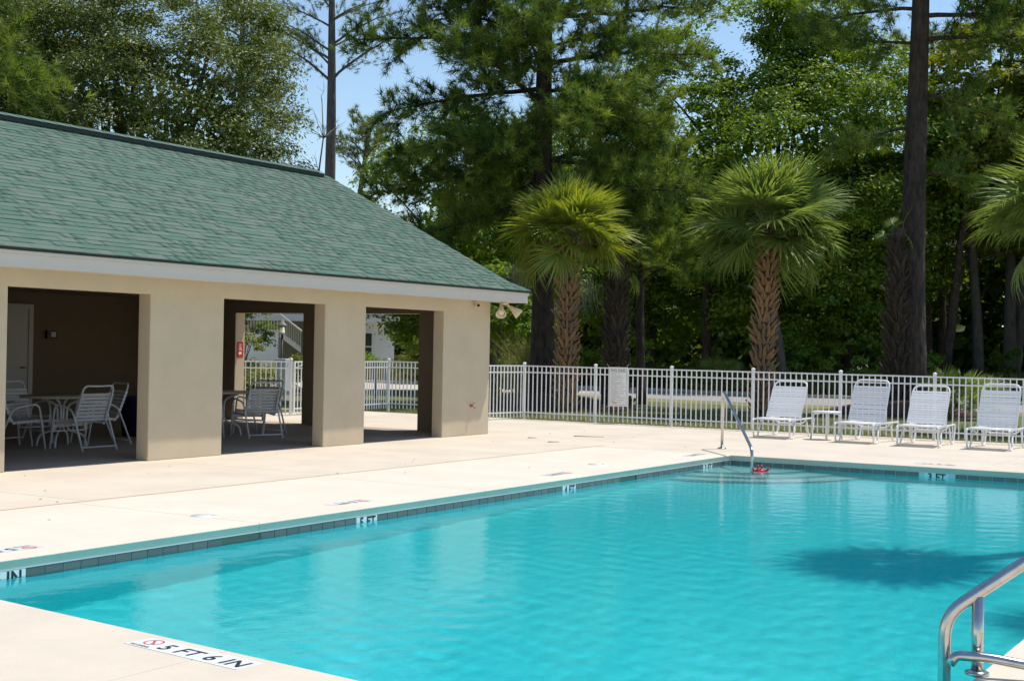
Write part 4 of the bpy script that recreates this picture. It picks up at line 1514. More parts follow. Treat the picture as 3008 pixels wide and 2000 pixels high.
# ---- pines
def make_pine(label, loc, h, r0, limbs, tuft_L, nneedle, mt='needle', width=0.012, step=0.30, subL=1.1, seed=0, group='pines', cones=0, bark='pine_bark', sub_step=0.20, keep=1.0, lean=(0, 0)):
    """limbs: (height, azimuth, length, start elevation, end elevation)"""
    g = random.Random(seed)
    t = thing('pine_tree', label, 'pine tree', loc, 0, group)
    n_ = 12
    tp = [Vector((lean[0] * k + 0.05 * math.sin(k * 7 + seed), lean[1] * k + 0.05 * math.cos(k * 5 + seed) - 0.05, -0.2 + (h + 0.2) * k)) for k in np.linspace(0, 1, n_)]
    MB().tube(tp, [r0 * (1.25 - 0.2 * min(1, k * 6) - 0.85 * k ** 1.3) + 0.02 for k in np.linspace(0, 1, n_)], 12).build('trunk', bark, t)

    def trunk_at(z):
        k = max(0, min(1, (z + 0.2) / (h + 0.2))) * (n_ - 1)
        i = min(n_ - 2, int(k))
        return tp[i].lerp(tp[i + 1], k - i)
    C, A, VV = [], [], []
    lm = MB()
    tw_ = MB()
    for (z, az_, L, e0, e1) in limbs:
        d = Vector((math.cos(az_), math.sin(az_), 0))
        p = trunk_at(z).copy()
        pts = [p.copy()]
        ns = max(5, int(L / 0.45))
        for i in range(ns):
            e = e0 + (e1 - e0) * (i / ns)
            dd = d + Vector((g.gauss(0, 0.13), g.gauss(0, 0.13), 0))
            p = p + (dd.normalized() * math.cos(e) + Vector((0, 0, math.sin(e) + g.gauss(0, 0.06)))) * (L / ns)
            pts.append(p.copy())
        rb = min(r0 * 0.36, 0.018 + 0.0115 * L)
        lm.tube(pts, [rb * (1 - 0.85 * i / ns) + 0.006 for i in range(ns + 1)], 6)
        # side twigs
        dist = 0.0
        s = 1
        for i in range(1, ns + 1):
            if i / ns < 0.22:
                continue
            seg = pts[i] - pts[i - 1]
            m_ = max(1, int(seg.length / sub_step + g.random()))
            for q in range(m_):
                if g.random() > keep:
                    continue
                o = pts[i - 1].lerp(pts[i], (q + g.random()) / m_)
                s = -s
                f = 1 - 0.55 * (i / ns)
                ll = subL * f * g.uniform(0.55, 1.3) * min(1.0, 0.5 + L / 6)
                tang = seg.normalized()
                side = Vector((-tang.y, tang.x, 0)) * s
                di = (tang * g.uniform(0.3, 0.9) + side * g.uniform(0.25, 1.0) + Vector((0, 0, g.uniform(-0.8, 1.0)))).normalized()
                e_ = o + di * ll + Vector((0, 0, -0.05 * ll))
                tw_.tube([o, o.lerp(e_, 0.5) + Vector((0, 0, 0.05 * ll)), e_], [0.014, 0.010, 0.006], 4, cap=False)
                nt_ = max(2, int(ll / step))
                bv = max(0.0, min(1.0, g.gauss(0.42, 0.30)))
                for w in range(nt_ + 1):
                    k = 0.28 + 0.72 * w / nt_
                    C.append(o.lerp(e_, k) + Vector((g.gauss(0, 0.06), g.gauss(0, 0.06), g.gauss(0, 0.05))))
                    A.append(di + Vector((0, 0, 0.45)))
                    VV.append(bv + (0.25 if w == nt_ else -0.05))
                    if w == nt_ or g.random() < 0.45:
                        C.append(o.lerp(e_, k) + Vector((g.gauss(0, 0.16), g.gauss(0, 0.16), g.gauss(0.05, 0.10))))
                        A.append(di + Vector((g.gauss(0, 0.4), g.gauss(0, 0.4), 0.6)))
                        VV.append(bv + 0.1)
        C.append(pts[-1])
        A.append((pts[-1] - pts[-2]).normalized() + Vector((0, 0, 0.3)))
        VV.append(0.6)
    lm.build('limbs', bark, t)['kind'] = 'stuff'
    tw_.build('twigs', bark, t)['kind'] = 'stuff'
    Cn = np.array([tuple(c) for c in C])
    An = np.array([tuple(a) for a in A])
    vals = np.clip(np.array(VV) + rng.normal(0, 0.08, len(Cn)), 0, 1)
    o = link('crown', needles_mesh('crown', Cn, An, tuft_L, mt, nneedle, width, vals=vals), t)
    if cones:
        mb = MB()
        for i in range(cones):
            c = C[g.randrange(len(C))] + Vector((g.gauss(0, 0.1), g.gauss(0, 0.1), -0.1))
            mb.lathe([(0.0, -0.06), (0.035, -0.03), (0.04, 0.0), (0.02, 0.05), (0.0, 0.07)], c=c, n=6)
        o = mb.build('cones', 'cone', t)
        o['kind'] = 'stuff'
    return t


def auto_limbs(z0, z1, n_, Lmax, Lmin, e0=0.25, e1=-0.2, seed=0, az0=0.0):
    g = random.Random(seed)
    out = []
    for i in range(n_):
        k = i / max(1, n_ - 1)
        out.append((z0 + (z1 - z0) * k + g.uniform(-0.2, 0.2), az0 + i * 2.39996 + g.uniform(-0.3, 0.3), (Lmax + (Lmin - Lmax) * k) * g.uniform(0.8, 1.15), e0 + 0.35 * k + g.uniform(-0.35, 0.35), e1 + 0.35 * k + g.uniform(-0.3, 0.35)))
    return out


AR = math.atan2(RGT.y, RGT.x)
AL = AR + math.pi
# the big spreading pine behind the pavilion corner
lb = [(10.6, AL + 0.1, 5.6, 0.05, -0.12), (9.3, AL - 0.15, 5.0, -0.10, -0.28), (8.4, AL + 0.25, 4.9, -0.25, -0.36), (7.2, AL - 0.05, 5.4, -0.20, -0.25), (6.1, AL + 0.12, 4.2, -0.28, -0.38),
      (11.8, AL, 5.4, 0.15, 0.0), (13.0, AL - 0.3, 5.0, 0.2, 0.05), (7.9, AL + 0.7, 4.2, -0.1, -0.3), (6.6, AL - 0.8, 4.0, -0.2, -0.3),
      (10.0, AR - 0.2, 4.9, 0.10, -0.10), (8.6, AR + 0.15, 3.6, 0.0, -0.2), (7.2, AR - 0.3, 3.4, -0.05, -0.25), (11.4, AR, 4.9, 0.1, 0.05), (6.0, AR - 0.55, 3.0, 0.1, -0.2), (9.2, AR - 0.9, 3.6, 0.0, -0.2), (12.6, AR + 0.2, 4.6, 0.2, 0.05)]
lb += auto_limbs(6.2, 17.5, 30, 4.6, 1.6, 0.10, -0.25, 11)
make_pine('huge spreading pine with dark drooping limbs behind the roof corner', (-20.6, 35.4, -0.1), 18.5, 0.31, lb, 0.29, 27, width=0.021, subL=1.6, seed=1, cones=110, sub_step=0.105, step=0.24)
# bright young pine at its right
make_pine('bushy bright young pine right of the big pine trunk', (-18.9, 38.6, -0.1), 8.6, 0.12, auto_limbs(3.6, 8.4, 30, 2.5, 1.1, 0.4, 0.25, 5), 0.27, 27, width=0.019, subL=1.1, seed=2, sub_step=0.11, step=0.22)
# the tall trunk on the right
lb = auto_limbs(12.2, 19, 14, 5.2, 2.0, 0.1, -0.2, 8) + [(9.2, AR + 0.1, 3.2, -0.2, -0.5), (8.2, AL - 0.1, 2.4, -0.1, -0.5), (10.6, AL + 0.1, 2.6, 0.05, -0.1), (11.4, AR, 4.6, 0.05, -0.2), (10.7, AR - 0.5, 4.4, 0.0, -0.25), (6.9, AR - 0.3, 2.4, -0.1, -0.5), (12.0, AR - 0.2, 5.4, 0.05, -0.15), (11.6, AL - 0.2, 3.4, 0.0, -0.15)]
make_pine('tall dark pine trunk on the right, its crown above the frame', (-11.0, 40.1, -0.1), 20.0, 0.37, lb, 0.28, 27, width=0.020, subL=1.5, seed=3, sub_step=0.11, step=0.24)
# slender far pine against the sky
lb = [(13.6, AL + 0.15, 4.2, 0.75, 0.15), (13.7, AR - 0.1, 4.2, 0.75, 0.30), (14.6, AL + 0.3, 3.6, 0.55, 0.1), (15.3, AR - 0.3, 3.4, 0.6, 0.1), (14.3, AL - 0.3, 2.6, 0.8, 0.5), (15.0, AL + 0.5, 3.0, 0.6, 0.2), (15.2, AR + 0.4, 2.6, 0.5, 0.3), (16.1, AL, 2.8, 0.5, 0.2), (16.4, AR, 2.6, 0.6, 0.3)] + auto_limbs(16.5, 20.5, 12, 2.6, 1.2, 0.5, 0.2, 4)
make_pine('slender tall pine standing alone against the sky', (-40.3, 49.7, -0.1), 21.5, 0.30, lb, 0.22, 26, 'needle_far', 0.016, subL=1.1, seed=4, sub_step=0.20, keep=0.9, bark='grey_bark')
# rounded pines over the oak
make_pine('round-topped pine rising behind the oak crown', (-39.2, 42.7, -0.1), 15.0, 0.3, auto_limbs(10.0, 14.6, 24, 3.2, 1.6, 0.5, 0.1, 21), 0.24, 28, 'needle_far', 0.018, subL=1.1, seed=5, bark='grey_bark')
make_pine('small far pine with leaning trunk beside the slender pine', (-46.7, 58.7, -0.1), 13.5, 0.26, auto_limbs(10.4, 13.3, 16, 2.4, 1.5, 0.5, 0.1, 22), 0.26, 26, 'needle_far', 0.022, subL=1.0, seed=6, bark='grey_bark', lean=(1.2, 0.8))
make_pine('near pine whose branches fill the top left corner', (-28.2, 20.0, -0.1), 14.5, 0.28, auto_limbs(7.6, 13.8, 20, 3.2, 1.6, 0.15, -0.15, 23), 0.28, 27, width=0.019, subL=1.5, seed=7, sub_step=0.12, step=0.24)
make_pine('pine with yellowish needles far behind the right-hand trunk', (-16.0, 60.5, -0.1), 15.5, 0.25, auto_limbs(10.5, 15.2, 16, 3.2, 1.6, 0.5, 0.1, 24), 0.26, 26, 'needle_far', 0.022, subL=1.0, seed=9)


# ---- broad-leaved trees
def make_tree(name, label, loc, trunk_h, r0, crowns, leaf, mt, bark='grey_bark', limbs=10, cat='tree', group='broad-leaved trees', seed=0, aspect=0.45):
    """crowns: list of (centre offset, radii, clumps, clump radius, leaves per clump)"""
    t = thing(name, label, cat, loc, 0, group)
    P, N, Vv, Q = [], [], [], []
    for i, (c, rd, nc, cr, per) in enumerate(crowns):
        a, b, v, q = clumpy_crown(c, rd, nc, cr, per, shell=0.66, lump=0.34, seed=seed * 17 + i)
        P.append(a)
        N.append(b)
        Vv.append(v)
        Q.append(q)
    P, N, Vv, Q = np.concatenate(P), np.concatenate(N), np.concatenate(Vv), np.concatenate(Q)
    mb = MB()
    c0 = Vector(crowns[0][0])
    top = Vector((c0.x * 0.4, c0.y * 0.4, trunk_h))
    mb.tube([(0, 0, -0.2), (top.x * 0.2, top.y * 0.2, trunk_h * 0.5), top], [r0 * 1.2, r0 * 0.9, r0 * 0.75], 10)
    mb.build('trunk', bark, t)
    lm = MB()
    g = np.random.default_rng(seed + 99)
    for i in g.choice(len(Q), min(limbs, len(Q)), replace=False):
        limb(lm, top, Q[i], r0 * 0.4, 0.015, sag=-0.06, n=5)
    lm.build('limbs', bark, t)['kind'] = 'stuff'
    # larger leaves deep inside close the crown
    g2 = np.random.default_rng(seed + 5)
    CI, NI = [], []
    for (c, rd, nc, cr, per) in crowns:
        k_ = int(nc * 9)
        d_ = unit(g2.normal(0, 1, (k_, 3))) * (g2.uniform(0.05, 1, (k_, 1)) ** (1 / 3) * 0.74)
        CI.append(np.array(c) + d_ * np.array(rd))
        NI.append(unit(g2.normal(0, 1, (k_, 3))))
    CI, NI = np.concatenate(CI), np.concatenate(NI)
    P = np.concatenate([P, CI])
    N = np.concatenate([N, NI])
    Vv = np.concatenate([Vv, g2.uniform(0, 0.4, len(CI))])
    sz = np.concatenate([np.full(len(P) - len(CI), leaf), np.full(len(CI), leaf * 2.4)])
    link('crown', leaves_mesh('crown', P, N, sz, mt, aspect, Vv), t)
    return t


make_tree('oak_tree', 'broad live oak with small olive leaves behind the pavilion roof', (-30.6, 28.8, -0.1), 4.0, 0.45,
          [((0.2, 0.2, 6.7), (4.6, 4.8, 4.7), 680, 0.75, 210), ((-3.3, -3.2, 7.6), (4.0, 4.2, 5.2), 400, 0.75, 190)], 0.118, 'oak_leaf', limbs=26, seed=1)
make_tree('oak_tree', 'taller oak top at the upper left above the roof', (-37.2, 29.6, -0.1), 6.0, 0.45,
          [((-0.2, -0.4, 10.0), (3.7, 3.6, 4.0), 320, 0.8, 170)], 0.13, 'oak_leaf', limbs=16, seed=2)
make_tree('broad_tree', 'large glossy-leaved tree behind the grey-green palm', (-22.0, 58.2, -0.1), 4.8, 0.38,
          [((0, 0, 9.6), (6.3, 5.0, 6.4), 500, 1.05, 190), ((2.7, 1.3, 6.6), (4.0, 3.6, 3.9), 160, 1.0, 160), ((0.7, 0.2, 15.2), (2.5, 2.2, 2.2), 50, 0.8, 150)], 0.20, 'broad_leaf', bark='pine_bark', limbs=26, seed=3, aspect=0.5)
make_tree('broad_tree', 'leafy tree filling the gap between big pine and glossy tree', (-28.6, 56.5, -0.1), 3.8, 0.30,
          [((0, 0, 7.0), (4.7, 3.9, 4.9), 300, 1.0, 160)], 0.20, 'broad_leaf', limbs=14, seed=4, aspect=0.5)
make_tree('gum_tree', 'yellow-green sweetgum beyond the right-hand pine trunk', (-12.6, 60.5, -0.1), 6.3, 0.28,
          [((0, 0, 10.0), (4.6, 3.6, 5.6), 340, 0.95, 140)], 0.21, 'gum_leaf', limbs=18, seed=5, aspect=0.75)
make_tree('gum_tree', 'second yellow-green tree at the right edge of the picture', (-7.2, 60.0, -0.1), 5.8, 0.26,
          [((0, 0, 9.0), (3.8, 3.4, 5.2), 240, 0.95, 130)], 0.21, 'gum_leaf', limbs=14, seed=6, aspect=0.75)
make_tree('broad_tree', 'dark leafy tree behind the pavilion end seen over the roof edge', (-27.5, 43.5, -0.1), 3.0, 0.25,
          [((0, 0, 5.6), (3.8, 3.4, 3.9), 260, 0.85, 150)], 0.16, 'broad_leaf', limbs=12, seed=7, aspect=0.5)
# trees by the neighbouring house, seen through the pavilion
make_tree('broad_tree', 'dark leafy branch tree in front of the house stairs', (-35.2, 37.6, -0.1), 2.0, 0.16,
          [((0.3, 0.1, 3.3), (1.5, 1.4, 1.1), 60, 0.5, 120)], 0.13, 'broad_leaf', limbs=10, seed=8)
make_tree('broad_tree', 'dark tree right of the house seen through the third bay', (-44.3, 66.0, -0.1), 3.5, 0.35,
          [((0.5, 0.5, 5.2), (4.4, 3.6, 5.0), 220, 1.0, 110)], 0.26, 'woods_leaf', limbs=10, seed=9)

# bare dead sapling against the sky
t = thing('dead_sapling', 'bare grey sapling between the oak crown and the slender pine', 'dead tree', (-32.0, 38.4, -0.1))
mb = MB()
random.seed(5)
tp = limb(mb, (0, 0, 0), (0.3, 0.2, 10.3), 0.09, 0.015, n=8, wob=0.03)
mb.build('trunk', 'dead_bark', t)
mb = MB()
for i in range(26):
    p = tp[random.randrange(4, 9)]
    d = Vector((random.gauss(0, 1), random.gauss(0, 1), random.uniform(0.3, 1.4))).normalized()
    q = limb(mb, p, p + d * random.uniform(0.5, 1.4), 0.018, 0.004, n=4, sides=4)
    for j in range(3):
        d2 = (d + Vector((random.gauss(0, 0.5), random.gauss(0, 0.5), random.gauss(0, 0.4)))).normalized()
        limb(mb, q[random.randrange(1, 4)], q[2] + d2 * random.uniform(0.3, 0.6), 0.007, 0.003, n=2, sides=3)
mb.build('twigs', 'dead_bark', t)['kind'] = 'stuff'

# ---- forest trunks
random.seed(11)
tr = [((-14.9, 58.2), (1.4, 0.3), 0.20, 11, 'pine_bark', 'slim dark trunk leaning right beyond the road'),
      ((-13.75, 60.0), (-0.5, 0.0), 0.22, 12, 'grey_bark', 'pale grey trunk standing straight at the wood edge'),
      ((-12.6, 61.0), (0.9, 0.1), 0.20, 12, 'grey_bark', 'grey trunk leaning right at the far right of the wood'),
      ((-18.6, 57.5), (0.1, 0.0), 0.15, 10, 'pine_bark', 'thin dark trunk left of the tall pine in the wood'),
      ((-19.9, 53.6), (-0.8, 0.0), 0.17, 7, 'grey_bark', 'grey stem leaning left beneath the glossy tree'),
      ((-24.0, 55.0), (0.2, 0.0), 0.20, 9, 'pine_bark', 'dark trunk in the wood behind the rules board'),
      ((-15.9, 62.0), (0.3, 0.0), 0.16, 11, 'pine_bark', 'dark straight trunk just left of the leaning slim trunk'),
      ((-27.5, 57.0), (0.0, 0.0), 0.24, 9, 'grey_bark', 'grey trunk in the wood left of the rules board')]
for ((x, y), (lx, ly), r0, h, bk_, lab) in tr:
    t = thing('forest_trunk', lab, 'tree trunk', (x, y, -0.1), 0, 'trunks at the wood edge')
    MB().tube([(lx * k + 0.08 * math.sin(k * 8), ly * k, -0.2 + (h + 0.2) * k) for k in np.linspace(0, 1, 8)], [r0 * (1.15 - 0.6 * k) for k in np.linspace(0, 1, 8)], 10).build('trunk', bk_, t)
    mb = MB()
    for j in range(6):
        z = h * random.uniform(0.45, 0.95)
        k = z / h
        a = random.uniform(0, 6.28)
        limb(mb, (lx * k, ly * k, z), (lx * k + 1.6 * math.cos(a), ly * k + 1.6 * math.sin(a), z + random.uniform(0.2, 1.2)), 0.05, 0.01, n=4, sides=5)
    mb.build('limbs', bk_, t)['kind'] = 'stuff'

# ---- the wood behind: one mass of foliage
P, N, Vv = [], [], []
gw = np.random.default_rng(77)
for i in range(120):
    x = -98 + 104 * (i + gw.uniform(0, 1)) / 120
    y = 67 + (i % 3) * 5.5 + gw.uniform(0, 3) + 0.10 * (x + 14)
    if x < -34:
        y += 8
    top_ = 7.5 + gw.uniform(0, 2.0) if x < -24 else 11.5 + gw.uniform(0, 3.0)
    if x < -36:
        top_ = 6.5 + gw.uniform(0, 2.5)
    a, b, v, q = clumpy_crown((x, y, top_ * 0.52), (gw.uniform(3, 4.6), 3.0, top_ * 0.52), 46, 1.35, 20, shell=0.35, seed=500 + i)
    P.append(a)
    N.append(b)
    Vv.append(v)
for i in range(46):
    x = -100 + 104 * (i + 0.5) / 46
    a, b, v, q = clumpy_crown((x, 84 + 0.1 * (x + 14), 3.0), (2.6, 1.6, 3.6), 44, 1.3, 20, shell=0.2, seed=800 + i)
    P.append(a)
    N.append(b)
    Vv.append(v)
for i, (x, y) in enumerate(((-9.0, 70.0), (-12.5, 71.0), (-16.0, 70.5), (-5.5, 69.0), (-11.0, 76.0), (-14.5, 77.0), (-7.0, 75.0))):
    a, b, v, q = clumpy_crown((x, y, 2.8), (2.8, 1.8, 3.6), 60, 1.2, 24, shell=0.2, seed=870 + i)
    P.append(a)
    N.append(b)
    Vv.append(v)
P, N, Vv = np.concatenate(P), np.concatenate(N), np.concatenate(Vv)
ok = P[:, 2] > -0.1
o = link('woods', leaves_mesh('woods', P[ok], N[ok], 0.62, 'woods_leaf', 0.6, Vv[ok]))
tag(o, 'dense dark woodland closing the view behind the road', 'woods', kind='stuff')


# ---- shrubs at the wood edge and by the house
def shrub(label, loc, rd, nc, leaf, mt, seed, per=130, cr=0.4, group='shrubs at the wood edge', name='shrub'):
    t = thing(name, label, 'shrub', loc, 0, group)
    a, b, v, q = clumpy_crown((0, 0, rd[2] * 0.55), (rd[0], rd[1], rd[2] * 0.6), nc, cr, per, shell=0.4, seed=seed, flat_bottom=-0.85)
    link('foliage', leaves_mesh('foliage', a, b, leaf, mt, 0.5, v), t)
    mb = MB()
    g = np.random.default_rng(seed)
    for i in g.choice(len(q), min(8, len(q)), replace=False):
        limb(mb, (0, 0, -0.1), q[i], 0.03, 0.008, n=3, sides=5)
    mb.build('stems', 'grey_bark', t)['kind'] = 'stuff'
    return t


sh = [('bright green bush at the wood edge behind the second lounger', (-18.2, 56.2, -0.1), (2.2, 1.6, 2.3), 60, 0.16, 'shrub_leaf'),
      ('low yellow-green bush right of the bright bush', (-16.1, 56.0, -0.1), (1.6, 1.2, 1.7), 40, 0.15, 'shrub_leaf'),
      ('pale green bush behind the grey-green palm trunk', (-20.6, 55.2, -0.1), (1.5, 1.2, 2.6), 45, 0.16, 'shrub_leaf'),
      ('rounded deep green bush behind the rules board', (-27.2, 54.6, -0.1), (2.0, 1.6, 3.3), 70, 0.17, 'broad_leaf'),
      ('tall deep green bush left of the rounded bush', (-30.0, 55.0, -0.1), (2.0, 1.6, 3.9), 70, 0.17, 'broad_leaf'),
      ('sunlit tall bush between the pavilion corner and the pine trunk', (-24.6, 39.4, -0.1), (1.7, 1.5, 3.4), 75, 0.14, 'shrub_leaf'),
      ('dark low bush in the wood at the far right', (-11.0, 57.5, -0.1), (2.0, 1.5, 1.9), 45, 0.17, 'woods_leaf'),
      ('dark bush under the hanging fan leaves at the right', (-7.5, 56.5, -0.1), (2.2, 1.5, 2.2), 45, 0.17, 'woods_leaf')]
for i, (lab, loc, rd, nc, lf, mt_) in enumerate(sh):
    shrub(lab, loc, rd, nc, lf, mt_, 900 + i)
hs = [('yellow-green shrub row under the house stairs at its left end', (-31.4, 34.2, -0.1), (1.6, 1.0, 1.35), 40, 0.11, 'yellow_leaf'),
      ('yellow-green shrub right of the street lamp post', (-29.6, 35.8, -0.1), (1.3, 1.0, 1.15), 40, 0.11, 'yellow_leaf'),
      ('reddish-green bush close behind the white fence panel', (-24.2, 26.2, -0.1), (0.9, 0.7, 1.5), 30, 0.10, 'yellow_leaf'),
      ('tall shrub right of the white house wall', (-35.2, 50.2, -0.1), (0.85, 0.8, 1.9), 40, 0.13, 'yellow_leaf'),
      ('low shrub under the house window', (-41.2, 53.6, -0.1), (1.3, 0.8, 0.95), 35, 0.13, 'shrub_leaf'),
      ('dark vine-covered bush at the jamb with the red sign', (-27.6, 30.0, -0.1), (0.7, 0.7, 2.5), 30, 0.10, 'broad_leaf')]
for i, (lab, loc, rd, nc, lf, mt_) in enumerate(hs):
    shrub(lab, loc, rd, nc, lf, mt_, 950 + i, group='shrubs by the house')


# ---- ornamental grass clump, lawn and tall roadside grass
def blades(name, pts, hgt, wid, mt, spread=0.35, vals=None):
    pts = np.asarray(pts, float)
    k = len(pts)
    a = rng.uniform(0, 2 * np.pi, k)
    side = np.stack([np.cos(a), np.sin(a), np.zeros(k)], 1) * (wid * 0.5)
    h = hgt * rng.uniform(0.5, 1.2, k)
    ln = rng.normal(0, spread, (k, 2)) * h[:, None]
    mid = pts + np.stack([ln[:, 0] * 0.35, ln[:, 1] * 0.35, h * 0.6], 1)
    tip = pts + np.stack([ln[:, 0], ln[:, 1], h * 0.95], 1)
    V = np.stack([pts - side, pts + side, mid + side * 0.7, mid - side * 0.7, tip], 1).reshape(-1, 3)
    o = np.arange(k)[:, None] * 5
    I = np.concatenate([o, o + 1, o + 2, o, o + 2, o + 3, o + 3, o + 2, o + 4], 1).ravel()
    if vals is None:
        vals = rng.uniform(0, 1, k)
    return arr_mesh(name, V, 3, I, mt, np.repeat(vals, 3))


t = thing('pampas_grass', 'fountain of pale ornamental grass left of the pine trunk', 'grass clump', (-21.9, 37.0, -0.1))
pp = np.stack([rng.normal(0, 0.28, 700), rng.normal(0, 0.28, 700), np.zeros(700)], 1)
link('blades', blades('blades', pp, 2.1, 0.022, 'tall_grass', 0.38), t)
# mown grass near the fence
k = 18000
gx = rng.uniform(-24, -3.5, k)
gy = 26.8 + rng.uniform(0, 1, k) ** 1.6 * 8
o = link('lawn', blades('lawn', np.stack([gx, gy, np.full(k, zg)], 1), 0.085, 0.012, 'grass_blade', 0.5))
tag(o, 'mown lawn grass between the white fence and the trees', 'grass', kind='stuff')
k = 15000
gx = rng.uniform(-42, 0, k)
gy = np.interp(gx, xs, near) + 10.4 + rng.uniform(0, 1, k) ** 1.3 * 3.4
o = link('tall_grass', blades('tall_grass', np.stack([gx, gy, np.full(k, zg)], 1), 1.05, 0.03, 'tall_grass', 0.22))
tag(o, 'tall yellowish grass along the far side of the road', 'grass', kind='stuff')
# mulch islands round the trunks
for (x, y, rd_, h_, lab) in ((-19.6, 34.2, 2.6, 0.42, 'mulch_bed'), (-11.2, 39.6, 2.4, 0.42, 'mulch_bed')):
    mb = MB()
    n_ = 28
    prof = [(1.0, 0.0), (0.8, 0.3), (0.5, 0.7), (0.2, 0.95), (0.0, 1.0)]
    mb.lathe([(rd_ * a, h_ * b) for a, b in prof], c=(x, y, zg - 0.01), n=n_)
    tag(mb.build(lab, 'mulch'), kind='structure')

# ---- hanging moss
P, N, Vv = [], [], []
for (x, y, z, s_) in ((-23.4, 38.6, 4.0, 0.8), (-22.4, 41.2, 3.7, 0.6)):
    for i in range(110):
        P.append((x + random.gauss(0, 0.45) * s_, y + random.gauss(0, 0.4) * s_, z + random.uniform(0, 0.5)))
pp = np.array(P)
me = blades('moss', np.zeros((len(pp), 3)), -1.3, 0.012, 'moss', 0.10)
co = np.zeros(len(me.vertices) * 3, dtype=np.float32)
me.vertices.foreach_get('co', co)
co = co.reshape(-1, 5, 3) + pp[:, None, :]
me.vertices.foreach_set('co', co.ravel())
me.update()
o = link('hanging_moss', me)
tag(o, 'grey strands of hanging moss under the tree limbs', 'moss', kind='stuff')

# ================================================================== THE NEIGHBOURING HOUSE AND STREET FURNITURE
hs_ = thing('white_house', 'white two-storey house with outside stairs seen through the pavilion', 'house', (-42.55, 58.0, -0.1), R(36.3))
hs_.scale = (0.755, 1, 1)


def hbox(a, b, name, mt, parent=None):
    return MB().box(a, b).build(name, mt, parent or hs_, True)


hbox((-47.4, 58.0, -0.1), (-42.55, 66.0, 2.72), 'wall', 'stucco_white')
hbox((-55.0, 60.5, -0.1), (-47.4, 66.0, 2.72), 'porch_wall', 'stucco')
hbox((-55.0, 57.4, 2.724), (-42.2, 66.0, 3.05), 'floor_band', 'white_trim')
hbox((-55.0, 57.7, 3.052), (-42.4, 66.0, 6.2), 'upper_wall', 'stucco_white')
for i in range(8):
    hbox((-55.0, 57.66, 3.10 + 0.38 * i), (-42.36, 57.698, 3.46 + 0.38 * i), 'siding_board', 'white_trim')
for (x0, x1) in ((-45.25, -44.0),):
    w_ = hbox((x0, 57.93, 0.75), (x1, 57.998, 2.25), 'window', 'white_trim')
    for (z0_, z1_) in ((0.83, 1.45), (1.53, 2.17)):
        hbox((x0 + 0.09, 57.90, z0_), (x1 - 0.09, 57.928, z1_), 'pane', 'dark_glass', w_)
    hbox((x0 - 0.08, 57.86, 0.66), (x1 + 0.08, 57.926, 0.748), 'sill', 'white_trim', w_)
rf = MB()
rf.poly([(-56, 56.5, 6.2), (-41.5, 56.5, 6.2), (-41.5, 62, 8.6), (-56, 62, 8.6)]).poly([(-56, 62, 8.6), (-41.5, 62, 8.6), (-41.5, 67.5, 6.2), (-56, 67.5, 6.2)]).poly([(-41.5, 56.5, 6.2), (-41.5, 67.5, 6.2), (-41.5, 62, 8.6)])
rf.build('roof', 'asphalt', hs_, True)
hbox((-53.2, 55.8, -0.1), (-50.15, 58.6, 2.12), 'landing_wall', 'stucco_white')
hbox((-53.3, 55.7, 2.124), (-50.05, 58.7, 2.24), 'landing_floor', 'wood_pale')
lr = hbox((-53.2, 55.74, 3.02), (-50.1, 55.82, 3.10), 'landing_rail', 'wood_pale')
for i in range(16):
    hbox((-53.1 + 0.19 * i, 55.76, 2.242), (-53.06 + 0.19 * i, 55.80, 3.018), 'baluster', 'wood_pale', lr)
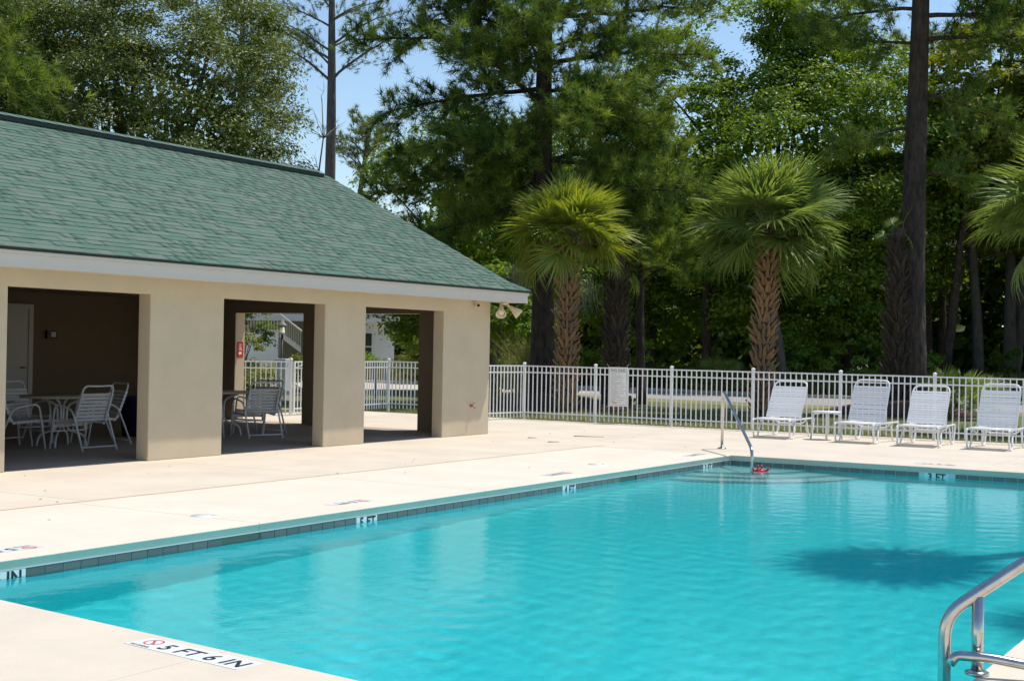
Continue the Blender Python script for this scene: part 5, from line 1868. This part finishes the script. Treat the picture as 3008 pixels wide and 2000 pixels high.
# flight of stairs going down to the right
ns = 13
st_ = link('staircase', MB().poly([(0, 0, 0), (0.001, 0, 0), (0, 0.001, 0)]).mesh('staircase', 'wood_pale'), hs_)
st_.location = (-50.05 + 42.55, 56.2 - 58.0, 2.2 + 0.1)
for i in range(ns):
    x_ = 0.30 * i
    z_ = -0.172 * (i + 1)
    MB().box((x_, -0.45, z_ - 0.04), (x_ + 0.34, 0.55, z_)).build('tread', 'wood_pale', st_)
    MB().box((x_ + 0.13, -0.44, z_ + 0.002), (x_ + 0.17, -0.40, z_ + 0.93)).build('baluster', 'wood_pale', st_)
    MB().box((x_ + 0.28, -0.44, z_ + 0.002 - 0.09), (x_ + 0.32, -0.40, z_ + 0.85)).build('baluster', 'wood_pale', st_)
mb = MB()
for y_ in (-0.47, 0.52):
    mb.v += []
    k0 = len(mb.v)
    pr = [(0, -0.02), (0.30 * ns, -0.172 * ns - 0.02), (0.30 * ns, -0.172 * ns - 0.26), (0, -0.30)]
    mb.v += [(x_, y_, z_) for x_, z_ in pr] + [(x_, y_ + 0.05, z_) for x_, z_ in pr]
    mb.f += [(k0, k0 + 3, k0 + 2, k0 + 1), (k0 + 4, k0 + 5, k0 + 6, k0 + 7), (k0, k0 + 1, k0 + 5, k0 + 4), (k0 + 1, k0 + 2, k0 + 6, k0 + 5), (k0 + 2, k0 + 3, k0 + 7, k0 + 6), (k0 + 3, k0, k0 + 4, k0 + 7)]
    mb.sm += [False] * 6
mb.build('stringer', 'wood_pale', st_)
MB().tube([(0.0, -0.42, 0.82), (0.30 * ns, -0.42, 0.82 - 0.172 * ns)], 0.05, 6).build('stair_rail', 'wood_pale', st_)


def street_lamp(label, loc, h):
    t = thing('street_lamp', label, 'street lamp', loc, 0, 'black lantern posts')
    MB().lathe([(0.07, 0.0), (0.07, 0.25), (0.04, 0.32), (0.035, h - 0.40)], n=10).build('pole', 'black_metal', t)
    MB().lathe([(0.05, h - 0.40), (0.11, h - 0.34), (0.085, h - 0.33), (0.115, h - 0.10)], n=8).build('lantern', 'lamp_glass', t)
    MB().lathe([(0.15, h - 0.115), (0.145, h - 0.09), (0.06, h + 0.0), (0.03, h + 0.06), (0.0, h + 0.10)], n=8).build('lamp_cap', 'asphalt', t)
    return t


street_lamp('black lantern post in front of the house stairs', (-29.45, 34.1, -0.1), 2.35)
street_lamp('grey-topped lantern beside the tall shrub right of the house', (-34.0, 43.9, -0.1), 2.55)
bl = thing('bollard', 'black post with pointed cap behind the fence in the third bay', 'bollard', (-26.45, 35.1, -0.1))
MB().lathe([(0.055, 0.0), (0.05, 1.05)], n=10).build('pole', 'black_metal', bl)
MB().lathe([(0.06, 1.05), (0.13, 1.10), (0.12, 1.14), (0.07, 1.18), (0.0, 1.22)], n=10).build('cap', 'black_metal', bl)
ub = thing('utility_box', 'white cabinet on legs behind the fence left of the gate', 'cabinet', (-27.4, 31.8, -0.1))
MB().box((-0.2, -0.15, 0.25), (0.2, 0.15, 1.22)).build('case', 'white_metal', ub, bevel=0.02)
MB().box((-0.17, -0.158, 0.32), (0.17, -0.151, 1.14)).build('door', 'white_metal', ub)
for sx in (-0.14, 0.14):
    MB().box((sx - 0.03, -0.1, 0.0), (sx + 0.03, 0.1, 0.249)).build('leg', 'sign_grey', ub)
